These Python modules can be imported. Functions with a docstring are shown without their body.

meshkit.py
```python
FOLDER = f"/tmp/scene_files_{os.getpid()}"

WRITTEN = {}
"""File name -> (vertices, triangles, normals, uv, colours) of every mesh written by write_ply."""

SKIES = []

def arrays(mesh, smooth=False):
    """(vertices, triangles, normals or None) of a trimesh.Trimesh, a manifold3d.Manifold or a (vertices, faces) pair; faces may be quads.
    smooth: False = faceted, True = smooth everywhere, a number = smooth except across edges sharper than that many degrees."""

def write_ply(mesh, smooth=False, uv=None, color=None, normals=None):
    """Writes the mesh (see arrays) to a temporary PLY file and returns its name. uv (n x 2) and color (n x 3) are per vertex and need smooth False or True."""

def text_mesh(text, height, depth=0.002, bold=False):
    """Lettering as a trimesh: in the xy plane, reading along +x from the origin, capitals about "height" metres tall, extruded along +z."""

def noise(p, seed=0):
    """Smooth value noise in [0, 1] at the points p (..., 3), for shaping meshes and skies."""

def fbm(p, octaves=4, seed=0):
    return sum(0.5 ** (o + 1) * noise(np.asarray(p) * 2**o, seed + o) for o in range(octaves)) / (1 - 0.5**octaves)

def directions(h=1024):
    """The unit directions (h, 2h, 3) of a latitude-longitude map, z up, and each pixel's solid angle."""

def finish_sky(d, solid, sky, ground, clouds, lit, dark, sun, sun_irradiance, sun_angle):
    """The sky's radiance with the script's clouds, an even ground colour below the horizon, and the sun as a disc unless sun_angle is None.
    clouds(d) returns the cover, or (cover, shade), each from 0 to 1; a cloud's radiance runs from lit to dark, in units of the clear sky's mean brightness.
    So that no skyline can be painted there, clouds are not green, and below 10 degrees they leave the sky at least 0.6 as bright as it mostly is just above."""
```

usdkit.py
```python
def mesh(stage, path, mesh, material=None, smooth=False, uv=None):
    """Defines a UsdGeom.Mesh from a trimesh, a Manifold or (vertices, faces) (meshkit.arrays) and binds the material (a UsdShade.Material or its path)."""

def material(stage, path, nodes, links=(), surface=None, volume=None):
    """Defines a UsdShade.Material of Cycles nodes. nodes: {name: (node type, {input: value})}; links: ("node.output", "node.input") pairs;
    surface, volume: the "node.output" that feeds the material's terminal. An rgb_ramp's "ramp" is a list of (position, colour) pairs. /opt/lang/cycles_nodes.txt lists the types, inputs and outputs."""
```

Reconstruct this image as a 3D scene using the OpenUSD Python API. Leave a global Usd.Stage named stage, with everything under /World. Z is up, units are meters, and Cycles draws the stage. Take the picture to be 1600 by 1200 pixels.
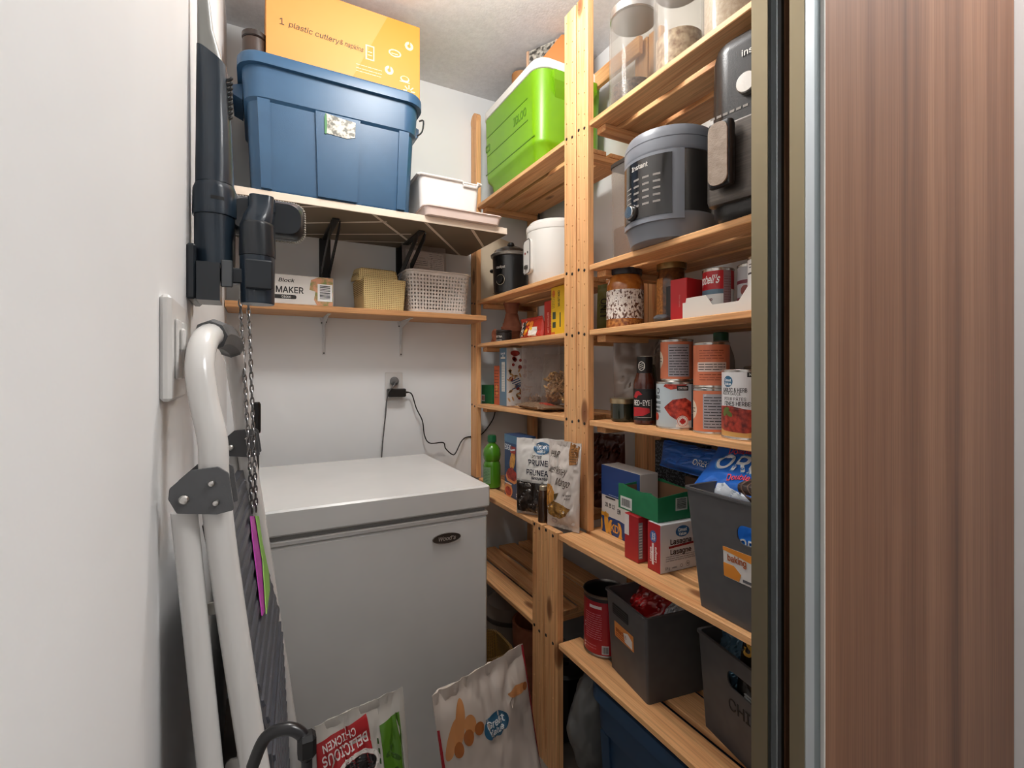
import math, random
import numpy as np, trimesh
import meshkit, usdkit
from shapely.geometry import Polygon, Point, box as sbox
from shapely import affinity
from pxr import Usd, UsdGeom, UsdLux, Gf, Sdf

stage = Usd.Stage.CreateInMemory()
UsdGeom.SetStageUpAxis(stage, UsdGeom.Tokens.z)
UsdGeom.SetStageMetersPerUnit(stage, 1.0)
UsdGeom.Xform.Define(stage, '/World')
UsdGeom.Scope.Define(stage, '/World/Looks')

# ------------------------------------------------------------------ camera, lights, exposure
H = 1.20                                                            # eye height
cam = UsdGeom.Camera.Define(stage, '/World/Camera')
cam.CreateHorizontalApertureAttr(36.0)
cam.CreateVerticalApertureAttr(27.0)
cam.CreateFocalLengthAttr(36.0 * 753 / 1600)
cam.CreateVerticalApertureOffsetAttr(-20 / 1600 * 36.0)
cam.CreateClippingRangeAttr(Gf.Vec2f(0.02, 100))
cam.AddTranslateOp().Set(Gf.Vec3d(0, 0, H))
cam.AddRotateXYZOp().Set(Gf.Vec3f(90, 0, -28.1))
cam.CreateExposureAttr(1.0)

def disk(name, loc, r, power, col):
    l = UsdLux.DiskLight.Define(stage, '/World/' + name)
    l.CreateRadiusAttr(r); l.CreateIntensityAttr(power); l.CreateColorAttr(Gf.Vec3f(*col))
    UsdGeom.Xformable(l).AddTranslateOp().Set(Gf.Vec3d(*loc))
    return l
pantry_lamp = UsdLux.SphereLight.Define(stage, '/World/pantry_lamp')
pantry_lamp.CreateRadiusAttr(0.09); pantry_lamp.CreateIntensityAttr(32); pantry_lamp.CreateColorAttr(Gf.Vec3f(1.0, 0.98, 0.945))
UsdGeom.Xformable(pantry_lamp).AddTranslateOp().Set(Gf.Vec3d(0.46, 1.06, 2.35))
hall_lamp = disk('hall_lamp', (0.95, -0.15, 2.455), 0.30, 8.6, (1.0, 0.985, 0.965))

# ------------------------------------------------------------------ helpers: names, things, parts
PI = math.pi
used = {}
def numbered(parent, name):
    k = used.get((parent, name), 0); used[(parent, name)] = k + 1
    return name if k == 0 else '%s_%03d' % (name, k)

def thing(name, label, cat, loc=(0, 0, 0), rz=0, group=None, rx=0, ry=0):
    x = UsdGeom.Xform.Define(stage, '/World/' + numbered('/World', name))
    x.AddTranslateOp().Set(Gf.Vec3d(*map(float, loc)))
    if rz: x.AddRotateZOp().Set(float(rz))
    if ry: x.AddRotateYOp().Set(float(ry))
    if rx: x.AddRotateXOp().Set(float(rx))
    o = x.GetPrim(); tag(o, label, cat, group)
    return o

def tag(o, label=None, cat=None, group=None, kind=None):
    for k, v in (('label', label), ('category', cat), ('group', group), ('kind', kind)):
        if v: o.SetCustomDataByKey(k, v)
    return o

def obj(name, mesh, m, parent=None, smooth=35, label=None):
    base = str(parent.GetPath()) if parent is not None else '/World'
    p = usdkit.mesh(stage, base + '/' + numbered(base, name), mesh, m, smooth=smooth).GetPrim()
    if label: p.SetCustomDataByKey('label', label)
    return p

def struct(name, mesh, m, smooth=False):
    return tag(obj(name, mesh, m, None, smooth), kind='structure')

def dup(root, label, loc, rz=0, group=None):
    was = root.GetCustomData()
    name = root.GetName()
    r = UsdGeom.Xform.Define(stage, '/World/' + numbered('/World', name))
    p = r.GetPrim(); p.GetReferences().AddInternalReference(root.GetPath()); p.SetInstanceable(True)
    r.ClearXformOpOrder()
    r.AddTranslateOp(opSuffix='copy').Set(Gf.Vec3d(*map(float, loc))); r.AddRotateZOp(opSuffix='copy').Set(float(rz))
    tag(p, label, was['category'], group or was.get('group'))
    return p

# ------------------------------------------------------------------ helpers: materials
def lin(c):
    if isinstance(c, str):
        c = [int(c[i:i + 2], 16) / 255 for i in (1, 3, 5)]
        return tuple(x / 12.92 if x <= 0.04045 else ((x + 0.055) / 1.055) ** 2.4 for x in c)
    return tuple(c)
made = {}
def C(hexcol, rough=0.5, metal=0.0, coat=0.0, spec=0.5):
    key = (hexcol, rough, metal, coat, spec)
    if key not in made:
        n = '/World/Looks/plain_%03d' % len(made)
        made[key] = usdkit.material(stage, n, {'p': ('principled_bsdf', {'base_color': lin(hexcol), 'roughness': rough, 'metallic': metal, 'coat_weight': coat, 'coat_roughness': 0.12, 'specular_ior_level': spec})}, [], surface='p.BSDF')
    return made[key]

def noisy(name, c1, c2, scale=20, rough=0.5, bump=0.0, bscale=200, metal=0.0, stretch=(1, 1, 1), detail=3, coat=0.0, spec=0.5, lo=0.35, hi=0.65):
    nodes = {'t': ('texture_coordinate', {}), 'm': ('mapping', {'scale': stretch}), 'n': ('noise_texture', {'scale': scale, 'detail': detail}),
             'r': ('rgb_ramp', {'ramp': [(lo, lin(c1)), (hi, lin(c2))]}),
             'p': ('principled_bsdf', {'roughness': rough, 'metallic': metal, 'coat_weight': coat, 'specular_ior_level': spec})}
    links = [('t.object', 'm.vector'), ('m.vector', 'n.vector'), ('n.fac', 'r.fac'), ('r.color', 'p.base_color')]
    if bump:
        nodes['nb'] = ('noise_texture', {'scale': bscale, 'detail': 2}); nodes['b'] = ('bump', {'strength': bump, 'distance': 0.002})
        links += [('m.vector', 'nb.vector'), ('nb.fac', 'b.height'), ('b.normal', 'p.normal')]
    return usdkit.material(stage, '/World/Looks/' + name, nodes, links, surface='p.BSDF')

def wood(name, axis, dark, light, knot, rough=0.5, knots=True):
    sc = [34.0, 34.0, 34.0]; sc[axis] = 1.6
    kc = [9.0, 9.0, 9.0]; kc[axis] = 3.6
    fc = [240.0, 240.0, 240.0]; fc[axis] = 6.0
    nodes = {'t': ('texture_coordinate', {}), 'o': ('object_info', {}), 'mu': ('math', {'math_type': 'multiply', 'value2': 17.0}),
             'cx': ('combine_xyz', {}), 'ad': ('vector_math', {'math_type': 'add'}),
             'm': ('mapping', {'scale': sc}), 'n': ('noise_texture', {'scale': 1.0, 'detail': 4.0, 'distortion': 1.2}),
             'r': ('rgb_ramp', {'ramp': [(0.30, lin(dark)), (0.50, lin(light)), (0.72, tuple(0.5 * a + 0.5 * b for a, b in zip(lin(dark), lin(light))))]}),
             'mf': ('mapping', {'scale': fc}), 'nf': ('noise_texture', {'scale': 1.0, 'detail': 2.0}),
             'rf': ('rgb_ramp', {'ramp': [(0.35, (0.80, 0.78, 0.76)), (0.6, (1, 1, 1))]}),
             'x1': ('mix_color', {'blend_type': 'multiply', 'fac': 1.0}),
             'mk': ('mapping', {'scale': kc}), 'v': ('voronoi_texture', {'scale': 1.0, 'randomness': 1.0}),
             'rk': ('rgb_ramp', {'ramp': [(0.0, (1, 1, 1)), (0.11, (0.8, 0.8, 0.8)), (0.17, (0, 0, 0))]}),
             'x2': ('mix_color', {'blend_type': 'mix', 'b': lin(knot)}),
             'p': ('principled_bsdf', {'roughness': rough, 'specular_ior_level': 0.35})}
    links = [('t.object', 'ad.vector1'), ('o.random', 'mu.value1'), ('mu.value', 'cx.x'), ('mu.value', 'cx.y'), ('mu.value', 'cx.z'), ('cx.vector', 'ad.vector2'),
             ('ad.vector', 'm.vector'), ('m.vector', 'n.vector'), ('n.fac', 'r.fac'), ('ad.vector', 'mf.vector'), ('mf.vector', 'nf.vector'), ('nf.fac', 'rf.fac'),
             ('r.color', 'x1.a'), ('rf.color', 'x1.b'), ('x1.result', 'x2.a' if knots else 'p.base_color')]
    if knots:
        links += [('ad.vector', 'mk.vector'), ('mk.vector', 'v.vector'), ('v.distance', 'rk.fac'), ('rk.color', 'x2.fac'), ('x2.result', 'p.base_color')]
    else:
        for k in ('mk', 'v', 'rk', 'x2'): nodes.pop(k)
    return usdkit.material(stage, '/World/Looks/' + name, nodes, links, surface='p.BSDF')

PINE = [wood('pine_%s' % 'xyz'[a], a, '#db955f', '#f0b981', '#7a4526') for a in range(3)]
BOARD = wood('shelf_board', 0, '#c48a58', '#d6a06e', '#7a4526', 0.45, False)
WALL = noisy('wall_paint', '#eaeaea', '#eeeeee', 3, 0.62, 0.06, 160)
WALLB = noisy('back_wall_paint', '#e9ebec', '#edeff0', 3, 0.62, 0.06, 160)
CEIL = noisy('ceiling_paint', '#dedee0', '#e6e6e8', 60, 0.8, 0.35, 120)
FLOOR = noisy('floor_vinyl', '#6e6760', '#7e766e', 8, 0.5)
GREYBIN = noisy('grey_bin_plastic', '#4e4d4e', '#545354', 40, 0.42, 0.08, 500)
WHITEM = C('#e6e6e4', 0.28, 0, 0.3)
BLACK = C('#161617', 0.4)
STEEL = C('#c9c9c8', 0.28, 1.0)
TIN = C('#d5d2cc', 0.22, 1.0)
def clear_plastic(name, tint, fac, rough=0.12, k=0.22):
    return usdkit.material(stage, '/World/Looks/' + name, {'lw': ('layer_weight', {'blend': 0.35}), 'ma': ('math', {'math_type': 'multiply_add', 'value2': k, 'value3': fac}),
        't': ('transparent_bsdf', {'color': lin(tint)}), 'g': ('principled_bsdf', {'base_color': lin('#d8d2cd'), 'roughness': rough, 'specular_ior_level': 0.8}), 'x': ('mix_closure', {})},
        [('lw.facing', 'ma.value1'), ('ma.value', 'x.fac'), ('t.BSDF', 'x.closure1'), ('g.BSDF', 'x.closure2')], surface='x.closure')
CLEAR = clear_plastic('clear_plastic', '#f4f0ec', 0.05)
MILKY = clear_plastic('milky_plastic', '#eee6e2', 0.20, 0.22)
GLASS = clear_plastic('jar_glass', '#f0efec', 0.03, 0.03)

# ------------------------------------------------------------------ helpers: shapes
def cat(*ms):
    ms = [m for m in ms if m is not None]
    return trimesh.util.concatenate(ms)
def bx(x0, x1, y0, y1, z0, z1, b=0.0):
    x0, x1 = min(x0, x1), max(x0, x1); y0, y1 = min(y0, y1), max(y0, y1); z0, z1 = min(z0, z1), max(z0, z1)
    if b <= 0:
        m = trimesh.creation.box([x1 - x0, y1 - y0, z1 - z0]); m.apply_translation([(x0 + x1) / 2, (y0 + y1) / 2, (z0 + z1) / 2]); return m
    b = min(b, 0.49 * min(x1 - x0, y1 - y0, z1 - z0)); pts = []
    for x, sx in ((x0, 1), (x1, -1)):
        for y, sy in ((y0, 1), (y1, -1)):
            for z, sz in ((z0, 1), (z1, -1)):
                pts += [(x, y + sy * b, z + sz * b), (x + sx * b, y, z + sz * b), (x + sx * b, y + sy * b, z)]
    return trimesh.convex.convex_hull(np.array(pts))
def cbox(w, d, h, b=0.001):                                         # a box standing on its base centre
    return bx(-w / 2, w / 2, -d / 2, d / 2, 0, h, b)
def moved(m, t=(0, 0, 0), rx=0, ry=0, rz=0):
    m = m.copy()
    for ang, ax in ((rx, (1, 0, 0)), (ry, (0, 1, 0)), (rz, (0, 0, 1))):
        if ang: m.apply_transform(trimesh.transformations.rotation_matrix(math.radians(ang), ax))
    m.apply_translation(t); return m
def lathe(prof, seg=32, cx=0, cy=0, z0=0):
    """solid of revolution from (radius, z) pairs; radius 0 closes an end"""
    prof = list(prof)
    if prof[0][0] > 0: prof = [(0, prof[0][1])] + prof
    if prof[-1][0] > 0: prof = prof + [(0, prof[-1][1])]
    m = trimesh.creation.revolve(np.array([(max(r, 0), z) for r, z in prof]), sections=seg)
    m.apply_translation([cx, cy, z0]); return m
def cyl(r, z0, z1, seg=24, cx=0, cy=0, b=0.0):
    b = min(b, r * 0.4, (z1 - z0) * 0.4)
    return lathe([(r - b, z0), (r, z0 + b), (r, z1 - b), (r - b, z1)] if b else [(r, z0), (r, z1)], seg, cx, cy)
def rod(a, c, r, seg=10):
    a, c = np.array(a, float), np.array(c, float)
    return trimesh.creation.cylinder(radius=r, segment=[a, c], sections=seg)
def spline(pts, n=8, closed=False):
    p = np.array(pts, float); out = []
    m = len(p)
    for i in range(m if closed else m - 1):
        if closed: a, b_, c, d = p[i - 1], p[i], p[(i + 1) % m], p[(i + 2) % m]
        else: a, b_, c, d = p[max(i - 1, 0)], p[i], p[i + 1], p[min(i + 2, m - 1)]
        for k in range(n):
            t = k / n
            out.append(0.5 * (2 * b_ + (c - a) * t + (2 * a - 5 * b_ + 4 * c - d) * t * t + (3 * b_ - a - 3 * c + d) * t ** 3))
    if not closed: out.append(p[-1])
    return np.array(out)
def tube(pts, r, seg=10, smooth=8, closed=False, flat=1.0):
    p = spline(pts, smooth, closed) if smooth else np.array(pts, float)
    n = len(p)
    tan = np.array([(p[(i + 1) % n] - p[i - 1]) if closed else (p[min(i + 1, n - 1)] - p[max(i - 1, 0)]) for i in range(n)])
    tan /= np.linalg.norm(tan, axis=1, keepdims=True) + 1e-12
    u = np.cross(tan[0], [0, 0, 1.0])
    if np.linalg.norm(u) < 1e-3: u = np.cross(tan[0], [1.0, 0, 0])
    u /= np.linalg.norm(u); v, f = [], []
    for i in range(n):
        u = u - tan[i] * np.dot(u, tan[i]); u /= np.linalg.norm(u); w = np.cross(tan[i], u)
        for k in range(seg):
            a = 2 * PI * k / seg; v.append(p[i] + r * (math.cos(a) * u + flat * math.sin(a) * w))
    for i in range(n if closed else n - 1):
        j = (i + 1) % n
        for k in range(seg):
            l = (k + 1) % seg
            f += [(i * seg + k, j * seg + l, j * seg + k), (i * seg + k, i * seg + l, j * seg + l)]
    if not closed:
        v += [p[0], p[-1]]
        for k in range(seg):
            l = (k + 1) % seg
            f += [(n * seg, l, k), (n * seg + 1, (n - 1) * seg + k, (n - 1) * seg + l)]
    m = trimesh.Trimesh(np.array(v), np.array(f), process=False); m.fix_normals(); return m
def extr(poly, d, axis='z'):
    """extrude a 2-D outline by d; axis x: outline is (y,z), y: outline is (x,z)"""
    if not isinstance(poly, Polygon): poly = Polygon(poly)
    m = trimesh.creation.extrude_polygon(poly, d, engine='earcut')
    v = m.vertices.copy()
    if axis == 'y': m.vertices = np.stack([v[:, 0], v[:, 2], v[:, 1]], 1); m.invert()
    if axis == 'x': m.vertices = np.stack([v[:, 2], v[:, 0], v[:, 1]], 1)
    return m
def rrect(w, d, r, n=5):
    r = min(r, w * 0.49, d * 0.49); out = []
    for cx, cy, a0 in ((w / 2 - r, d / 2 - r, 0), (-w / 2 + r, d / 2 - r, 90), (-w / 2 + r, -d / 2 + r, 180), (w / 2 - r, -d / 2 + r, 270)):
        for k in range(n):
            a = math.radians(a0 + 90 * k / (n - 1)); out.append((cx + r * math.cos(a), cy + r * math.sin(a)))
    return np.array(out)
def loft(rings):
    """rings: equally long closed outlines (N,3) from the first cap to the last cap"""
    n = len(rings[0]); v = np.vstack(rings); f = []
    for i in range(len(rings) - 1):
        for k in range(n):
            l = (k + 1) % n
            f += [(i * n + k, i * n + l, (i + 1) * n + l), (i * n + k, (i + 1) * n + l, (i + 1) * n + k)]
    c0, c1 = len(v), len(v) + 1
    v = np.vstack([v, rings[0].mean(0), rings[-1].mean(0)]); e = (len(rings) - 1) * n
    for k in range(n):
        l = (k + 1) % n; f += [(c0, l, k), (c1, e + k, e + l)]
    m = trimesh.Trimesh(v, np.array(f), process=False); m.fix_normals(); return m
def ring(w, d, r, z, n=5, cx=0, cy=0):
    p = rrect(w, d, r, n); return np.column_stack([p[:, 0] + cx, p[:, 1] + cy, np.full(len(p), z)])
def tub(w0, d0, w1, d1, h, r, wall=0.004, lip=0.01, liph=0.012, n=5):
    """open tapered container: base w0 x d0, mouth w1 x d1"""
    return loft([ring(w0, d0, r, 0, n), ring(w1, d1, r, h - liph, n), ring(w1 + 2 * lip, d1 + 2 * lip, r + lip, h - liph, n), ring(w1 + 2 * lip, d1 + 2 * lip, r + lip, h, n),
                 ring(w1 - 2 * wall, d1 - 2 * wall, r, h, n), ring(w0 - 2 * wall, d0 - 2 * wall, r, wall * 1.5, n)])

# ------------------------------------------------------------------ helpers: flat print wrapped on faces (x, y on the face, z outwards)
def fbox(w, d, h, side='front'):
    return {'front': lambda p: np.column_stack([p[:, 0], -d / 2 - p[:, 2], p[:, 1]]), 'right': lambda p: np.column_stack([w / 2 + p[:, 2], p[:, 0], p[:, 1]]),
            'left': lambda p: np.column_stack([-w / 2 - p[:, 2], -p[:, 0], p[:, 1]]), 'top': lambda p: np.column_stack([p[:, 0], p[:, 1] - d / 2, h + p[:, 2]])}[side]
def fcyl(r, turn=0):
    def g(p):
        a = -PI / 2 + math.radians(turn) + p[:, 0] / r
        return np.column_stack([(r + p[:, 2]) * np.cos(a), (r + p[:, 2]) * np.sin(a), p[:, 1]])
    g.curved = True; return g
def text(s, x, y, h, width=None, bold=True, rot=0, align='c', shear=0):
    m = meshkit.text_mesh(s, h, 0.0003, bold); b = m.bounds
    k = (width / (b[1][0] - b[0][0])) if width else 1.0
    v = m.vertices; off = {'c': (b[0][0] + b[1][0]) / 2, 'l': b[0][0], 'r': b[1][0]}[align]
    px, py = (v[:, 0] - off) * k + shear * v[:, 1], v[:, 1] - h / 2
    a = math.radians(rot); m.vertices = np.column_stack([x + px * math.cos(a) - py * math.sin(a), y + px * math.sin(a) + py * math.cos(a), v[:, 2]])
    return m
def R(x0, y0, x1, y1, r=0.0):
    p = sbox(min(x0, x1), min(y0, y1), max(x0, x1), max(y0, y1))
    return p.buffer(-r).buffer(r, quad_segs=4) if r else p
def E(cx, cy, rx, ry=None): return affinity.scale(Point(cx, cy).buffer(1, quad_segs=8), rx, ry or rx, origin=(cx, cy))
def put(parent, name, face, m, shapes, lvl=1, label=None):
    ms = []
    for s in (shapes if isinstance(shapes, (list, tuple)) else [shapes]):
        if not isinstance(s, trimesh.Trimesh):
            gs = getattr(s, 'geoms', [s])
            s = cat(*[trimesh.creation.extrude_polygon(g, 0.0003, engine='earcut') for g in gs if not g.is_empty])
        ms.append(s)
    me = cat(*ms)
    if getattr(face, 'curved', False):
        v, f = trimesh.remesh.subdivide_to_size(me.vertices, me.faces, 0.007, max_iter=12); me = trimesh.Trimesh(v, f, process=False)
    v = me.vertices.copy(); v[:, 2] += getattr(face, 'lift', 0.0) + 0.0003 * lvl
    return obj(name, trimesh.Trimesh(face(v), me.faces, process=False), m, parent, False, label)
def lines(x0, x1, ys, h, seed=0):
    rnd = random.Random(seed); out = []
    for y in ys:
        x = x0
        while x < x1 - h:
            w = min(rnd.uniform(2, 6) * h, x1 - x); out.append(sbox(x, y, x + w, y + h * 0.62)); x += w + h * 0.6
    return out
def barcode(x0, y0, x1, y1, seed=0, vertical=True):
    rnd = random.Random(seed); out = []; a0, a1 = (x0, x1) if vertical else (y0, y1); a = a0 + (a1 - a0) * 0.08
    u = (a1 - a0) / 28
    while a < a1 - 2 * u:
        w = u * rnd.choice((0.6, 1, 1.6)); m = (a1 - a0) * 0.08
        out.append(sbox(a, y0 + m, a + w, y1 - m) if vertical else sbox(x0 + m, a, x1 - m, a + w)); a += w + u * rnd.choice((0.8, 1.2))
    return out

class Pouch:
    """a filled bag: flat seals at the top and foot, bulging between; stands on z = 0, front towards -y"""
    def __init__(s, w, h, t, seed=0, wr=0.004, top=0.10, foot=0.03, slump=0.5, fx=9.0):
        s.w, s.h, s.t, s.seed, s.wr, s.top, s.foot, s.slump, s.fx = w, h, t, seed, wr, top, foot, slump, fx
    def T(s, x, z):
        a = np.clip(x / s.w + 0.5, 0, 1); b = np.clip(z / s.h, 0, 1)
        e = np.clip(np.sin(PI * a), 0, 1) ** 0.55
        up = np.clip((1 - s.top - b) / (0.9 - s.top), 0, 1) ** s.slump; lo = np.clip((b - s.foot) / 0.16, 0, 1) ** 0.5
        return s.t / 2 * e * up * lo
    def W(s, x, z, k):
        b = np.clip(z / s.h, 0, 1); a = np.clip(x / s.w + 0.5, 0, 1)
        n = meshkit.fbm(np.stack([x / s.w * s.fx, z / s.h * s.fx * 0.8, np.full_like(x, k * 7.3)], -1), 3, s.seed) - 0.5
        crease = np.abs(meshkit.noise(np.stack([x / s.w * s.fx * 0.7 + 3 * n, z / s.h * s.fx * 0.6, np.full_like(x, 3.1 + k)], -1), s.seed + 5) - 0.5)
        edge = np.clip(np.minimum(a, 1 - a) * 12, 0, 1)
        return s.wr * (1.6 * n - 1.2 * np.exp(-crease * 14)) * edge
    def front(s, p):
        y = -s.T(p[:, 0], p[:, 1]) - s.W(p[:, 0], p[:, 1], 0) - 0.0006 + s.sway(p[:, 0], p[:, 1]) - p[:, 2]
        return np.column_stack([p[:, 0], y, p[:, 1]])
    def sway(s, x, z):
        return 0.012 * np.sin(z / s.h * 3 + s.seed) * (z / s.h) ** 2 * (s.t > 0.02)
    def mesh(s, n=36, m=40, thick=True):
        x, z = np.meshgrid(np.linspace(-s.w / 2, s.w / 2, n), np.linspace(0, s.h, m)); x, z = x.ravel(), z.ravel()
        zj = z + 0.004 * (meshkit.noise(np.stack([x * 60, z * 0, z * 0], -1), s.seed + 9) - 0.5) * (z >= s.h - 1e-9)
        sw = s.sway(x, z)
        F = np.column_stack([x, -s.T(x, z) - s.W(x, z, 0) - 0.0006 + sw, zj]); B = np.column_stack([x, s.T(x, z) - s.W(x, z, 1) + 0.0006 + sw, zj])
        i = np.arange(n * m).reshape(m, n); a, b, c, d = i[:-1, :-1].ravel(), i[:-1, 1:].ravel(), i[1:, 1:].ravel(), i[1:, :-1].ravel()
        f1 = np.vstack([np.column_stack([a, b, c]), np.column_stack([a, c, d])]); f2 = f1[:, ::-1] + n * m
        rim = np.concatenate([i[0, :], i[1:, -1], i[-1, -2::-1], i[-2:0:-1, 0]]); nx = np.roll(rim, -1)
        f3 = np.vstack([np.column_stack([rim, nx + n * m, nx]), np.column_stack([rim, rim + n * m, nx + n * m])])
        return trimesh.Trimesh(np.vstack([F, B]), np.vstack([f1, f2, f3]), process=False)
    def face(s):
        g = lambda p: s.front(p)
        g.curved = True; g.lift = 0.0007; return g
    def side(s, p):
        return None

def each(parent, name, face, m, shapes, lvl=1):
    for s in shapes: put(parent, name, face, m, [s], lvl)

# ================================================================== THE SETTING
XL, XR, YB, YH, ZC, YD = -0.09, 1.225, 2.05, -1.8, 2.475, 0.335
struct('floor', bx(XL - 0.1, XR + 0.1, YH - 0.1, YB + 0.1, -0.1, 0), FLOOR)
struct('ceiling', bx(XL - 0.1, XR + 0.1, YH - 0.1, YB + 0.1, ZC, ZC + 0.1), CEIL)
struct('wall_left', bx(XL - 0.1, XL, YH - 0.1, YB + 0.1, 0, ZC), WALL)
struct('wall_right', bx(XR, XR + 0.1, YH - 0.1, YB + 0.1, 0, ZC), WALL)
struct('wall_back', bx(XL, XR, YB, YB + 0.1, 0, ZC), WALLB)
struct('wall_hall', bx(XL, XR, YH - 0.1, YH, 0, ZC), WALL)
struct('wall_header', bx(XL, XR, 0.32, 0.44, 2.12, ZC), WALL)
struct('trim_1', bx(1.206, XR, 0.312, 0.45, 0, 2.12, 0.002), WALL)
struct('trim_2', bx(XL, 1.206, 0.325, 0.435, 2.08, 2.12, 0.002), C('#9d9a92', 0.35, 0.9))

# sliding doors: the front one with its woodgrain panel, the back one behind its edge
def laminate():
    nodes = {'t': ('texture_coordinate', {}), 'm': ('mapping', {'scale': (26, 26, 0.25)}), 'n': ('noise_texture', {'scale': 1.0, 'detail': 5.0, 'roughness': 0.62, 'distortion': 0.15}),
             'r': ('rgb_ramp', {'ramp': [(0.25, lin('#5f3f2c')), (0.42, lin('#80573f')), (0.56, lin('#8e644a')), (0.78, lin('#a3785c'))]}),
             'm2': ('mapping', {'scale': (300, 300, 5)}), 'n2': ('noise_texture', {'scale': 1.0, 'detail': 2.0}), 'r2': ('rgb_ramp', {'ramp': [(0.3, (0.80, 0.77, 0.74)), (0.62, (1, 1, 1))]}),
             'x': ('mix_color', {'blend_type': 'multiply', 'fac': 1.0}), 'p': ('principled_bsdf', {'roughness': 0.45, 'specular_ior_level': 0.35})}
    return usdkit.material(stage, '/World/Looks/woodgrain_laminate', nodes, [('t.object', 'm.vector'), ('m.vector', 'n.vector'), ('n.fac', 'r.fac'), ('t.object', 'm2.vector'), ('m2.vector', 'n2.vector'),
        ('n2.fac', 'r2.fac'), ('r.color', 'x.a'), ('r2.color', 'x.b'), ('x.result', 'p.base_color')], surface='p.BSDF')
LAM = laminate()
CHAMP = noisy('champagne_aluminium', '#8f836a', '#988c72', 3, 0.38, metal=0.75)
SILVER = noisy('silver_aluminium', '#c3cbd0', '#ced5d9', 3, 0.3, metal=0.7)
GROOVE = C('#8c979b', 0.3, 0.7)
def stile(name, x, y, kind, m2):
    """upright aluminium profile; its edge faces the opening and its face carries one groove"""
    pass
d = thing('sliding_door', 'front sliding closet door with brown striped woodgrain panel in an aluminium frame', 'door', (0.566, YD, 0))
obj('panel', bx(0.042, 0.638, 0.004, 0.012, 0.05, 2.06), LAM, d)
obj('stile', extr([(0, -0.001), (0.019, 0), (0.019, 0.007), (0.0, 0.017), (-0.0005, 0.017)], 2.07).apply_translation([0, 0, 0.02]), SILVER, d, False)
obj('stile_edge', bx(-0.0012, 0.0, 0.0, 0.0175, 0.02, 2.09), CHAMP, d, label='champagne coloured aluminium edge of the stile')
obj('stile_groove', extr([(0.0192, 0.003), (0.0395, 0.0045), (0.0395, 0.009), (0.0192, 0.009)], 2.07).apply_translation([0, 0, 0.02]), GROOVE, d, False)
obj('stile_bead', bx(0.0396, 0.0425, 0.0, 0.006, 0.02, 2.09, 0.0006), C('#e3dfd8', 0.35), d)
obj('top_rail', bx(0, 0.638, 0.0, 0.02, 2.055, 2.085), CHAMP, d)
obj('bottom_rail', bx(0.042, 0.638, 0.0, 0.02, 0.015, 0.055), CHAMP, d)
d = thing('sliding_door', 'rear sliding closet door, only the aluminium edge beside the shelves showing', 'door', (0.573, 0.385, 0))
obj('panel', bx(0.045, 0.617, 0.006, 0.016, 0.05, 2.06), LAM, d)
obj('stile_edge', bx(-0.0015, 0.0, 0.0, 0.0225, 0.02, 2.09), CHAMP, d)
obj('stile_groove', bx(0.0, 0.046, 0.008, 0.0225, 0.02, 2.09), C('#51514a', 0.4, 0.6), d)
obj('stile_bead', bx(0.018, 0.0275, 0.0, 0.009, 0.02, 2.09, 0.001), SILVER, d)

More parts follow.
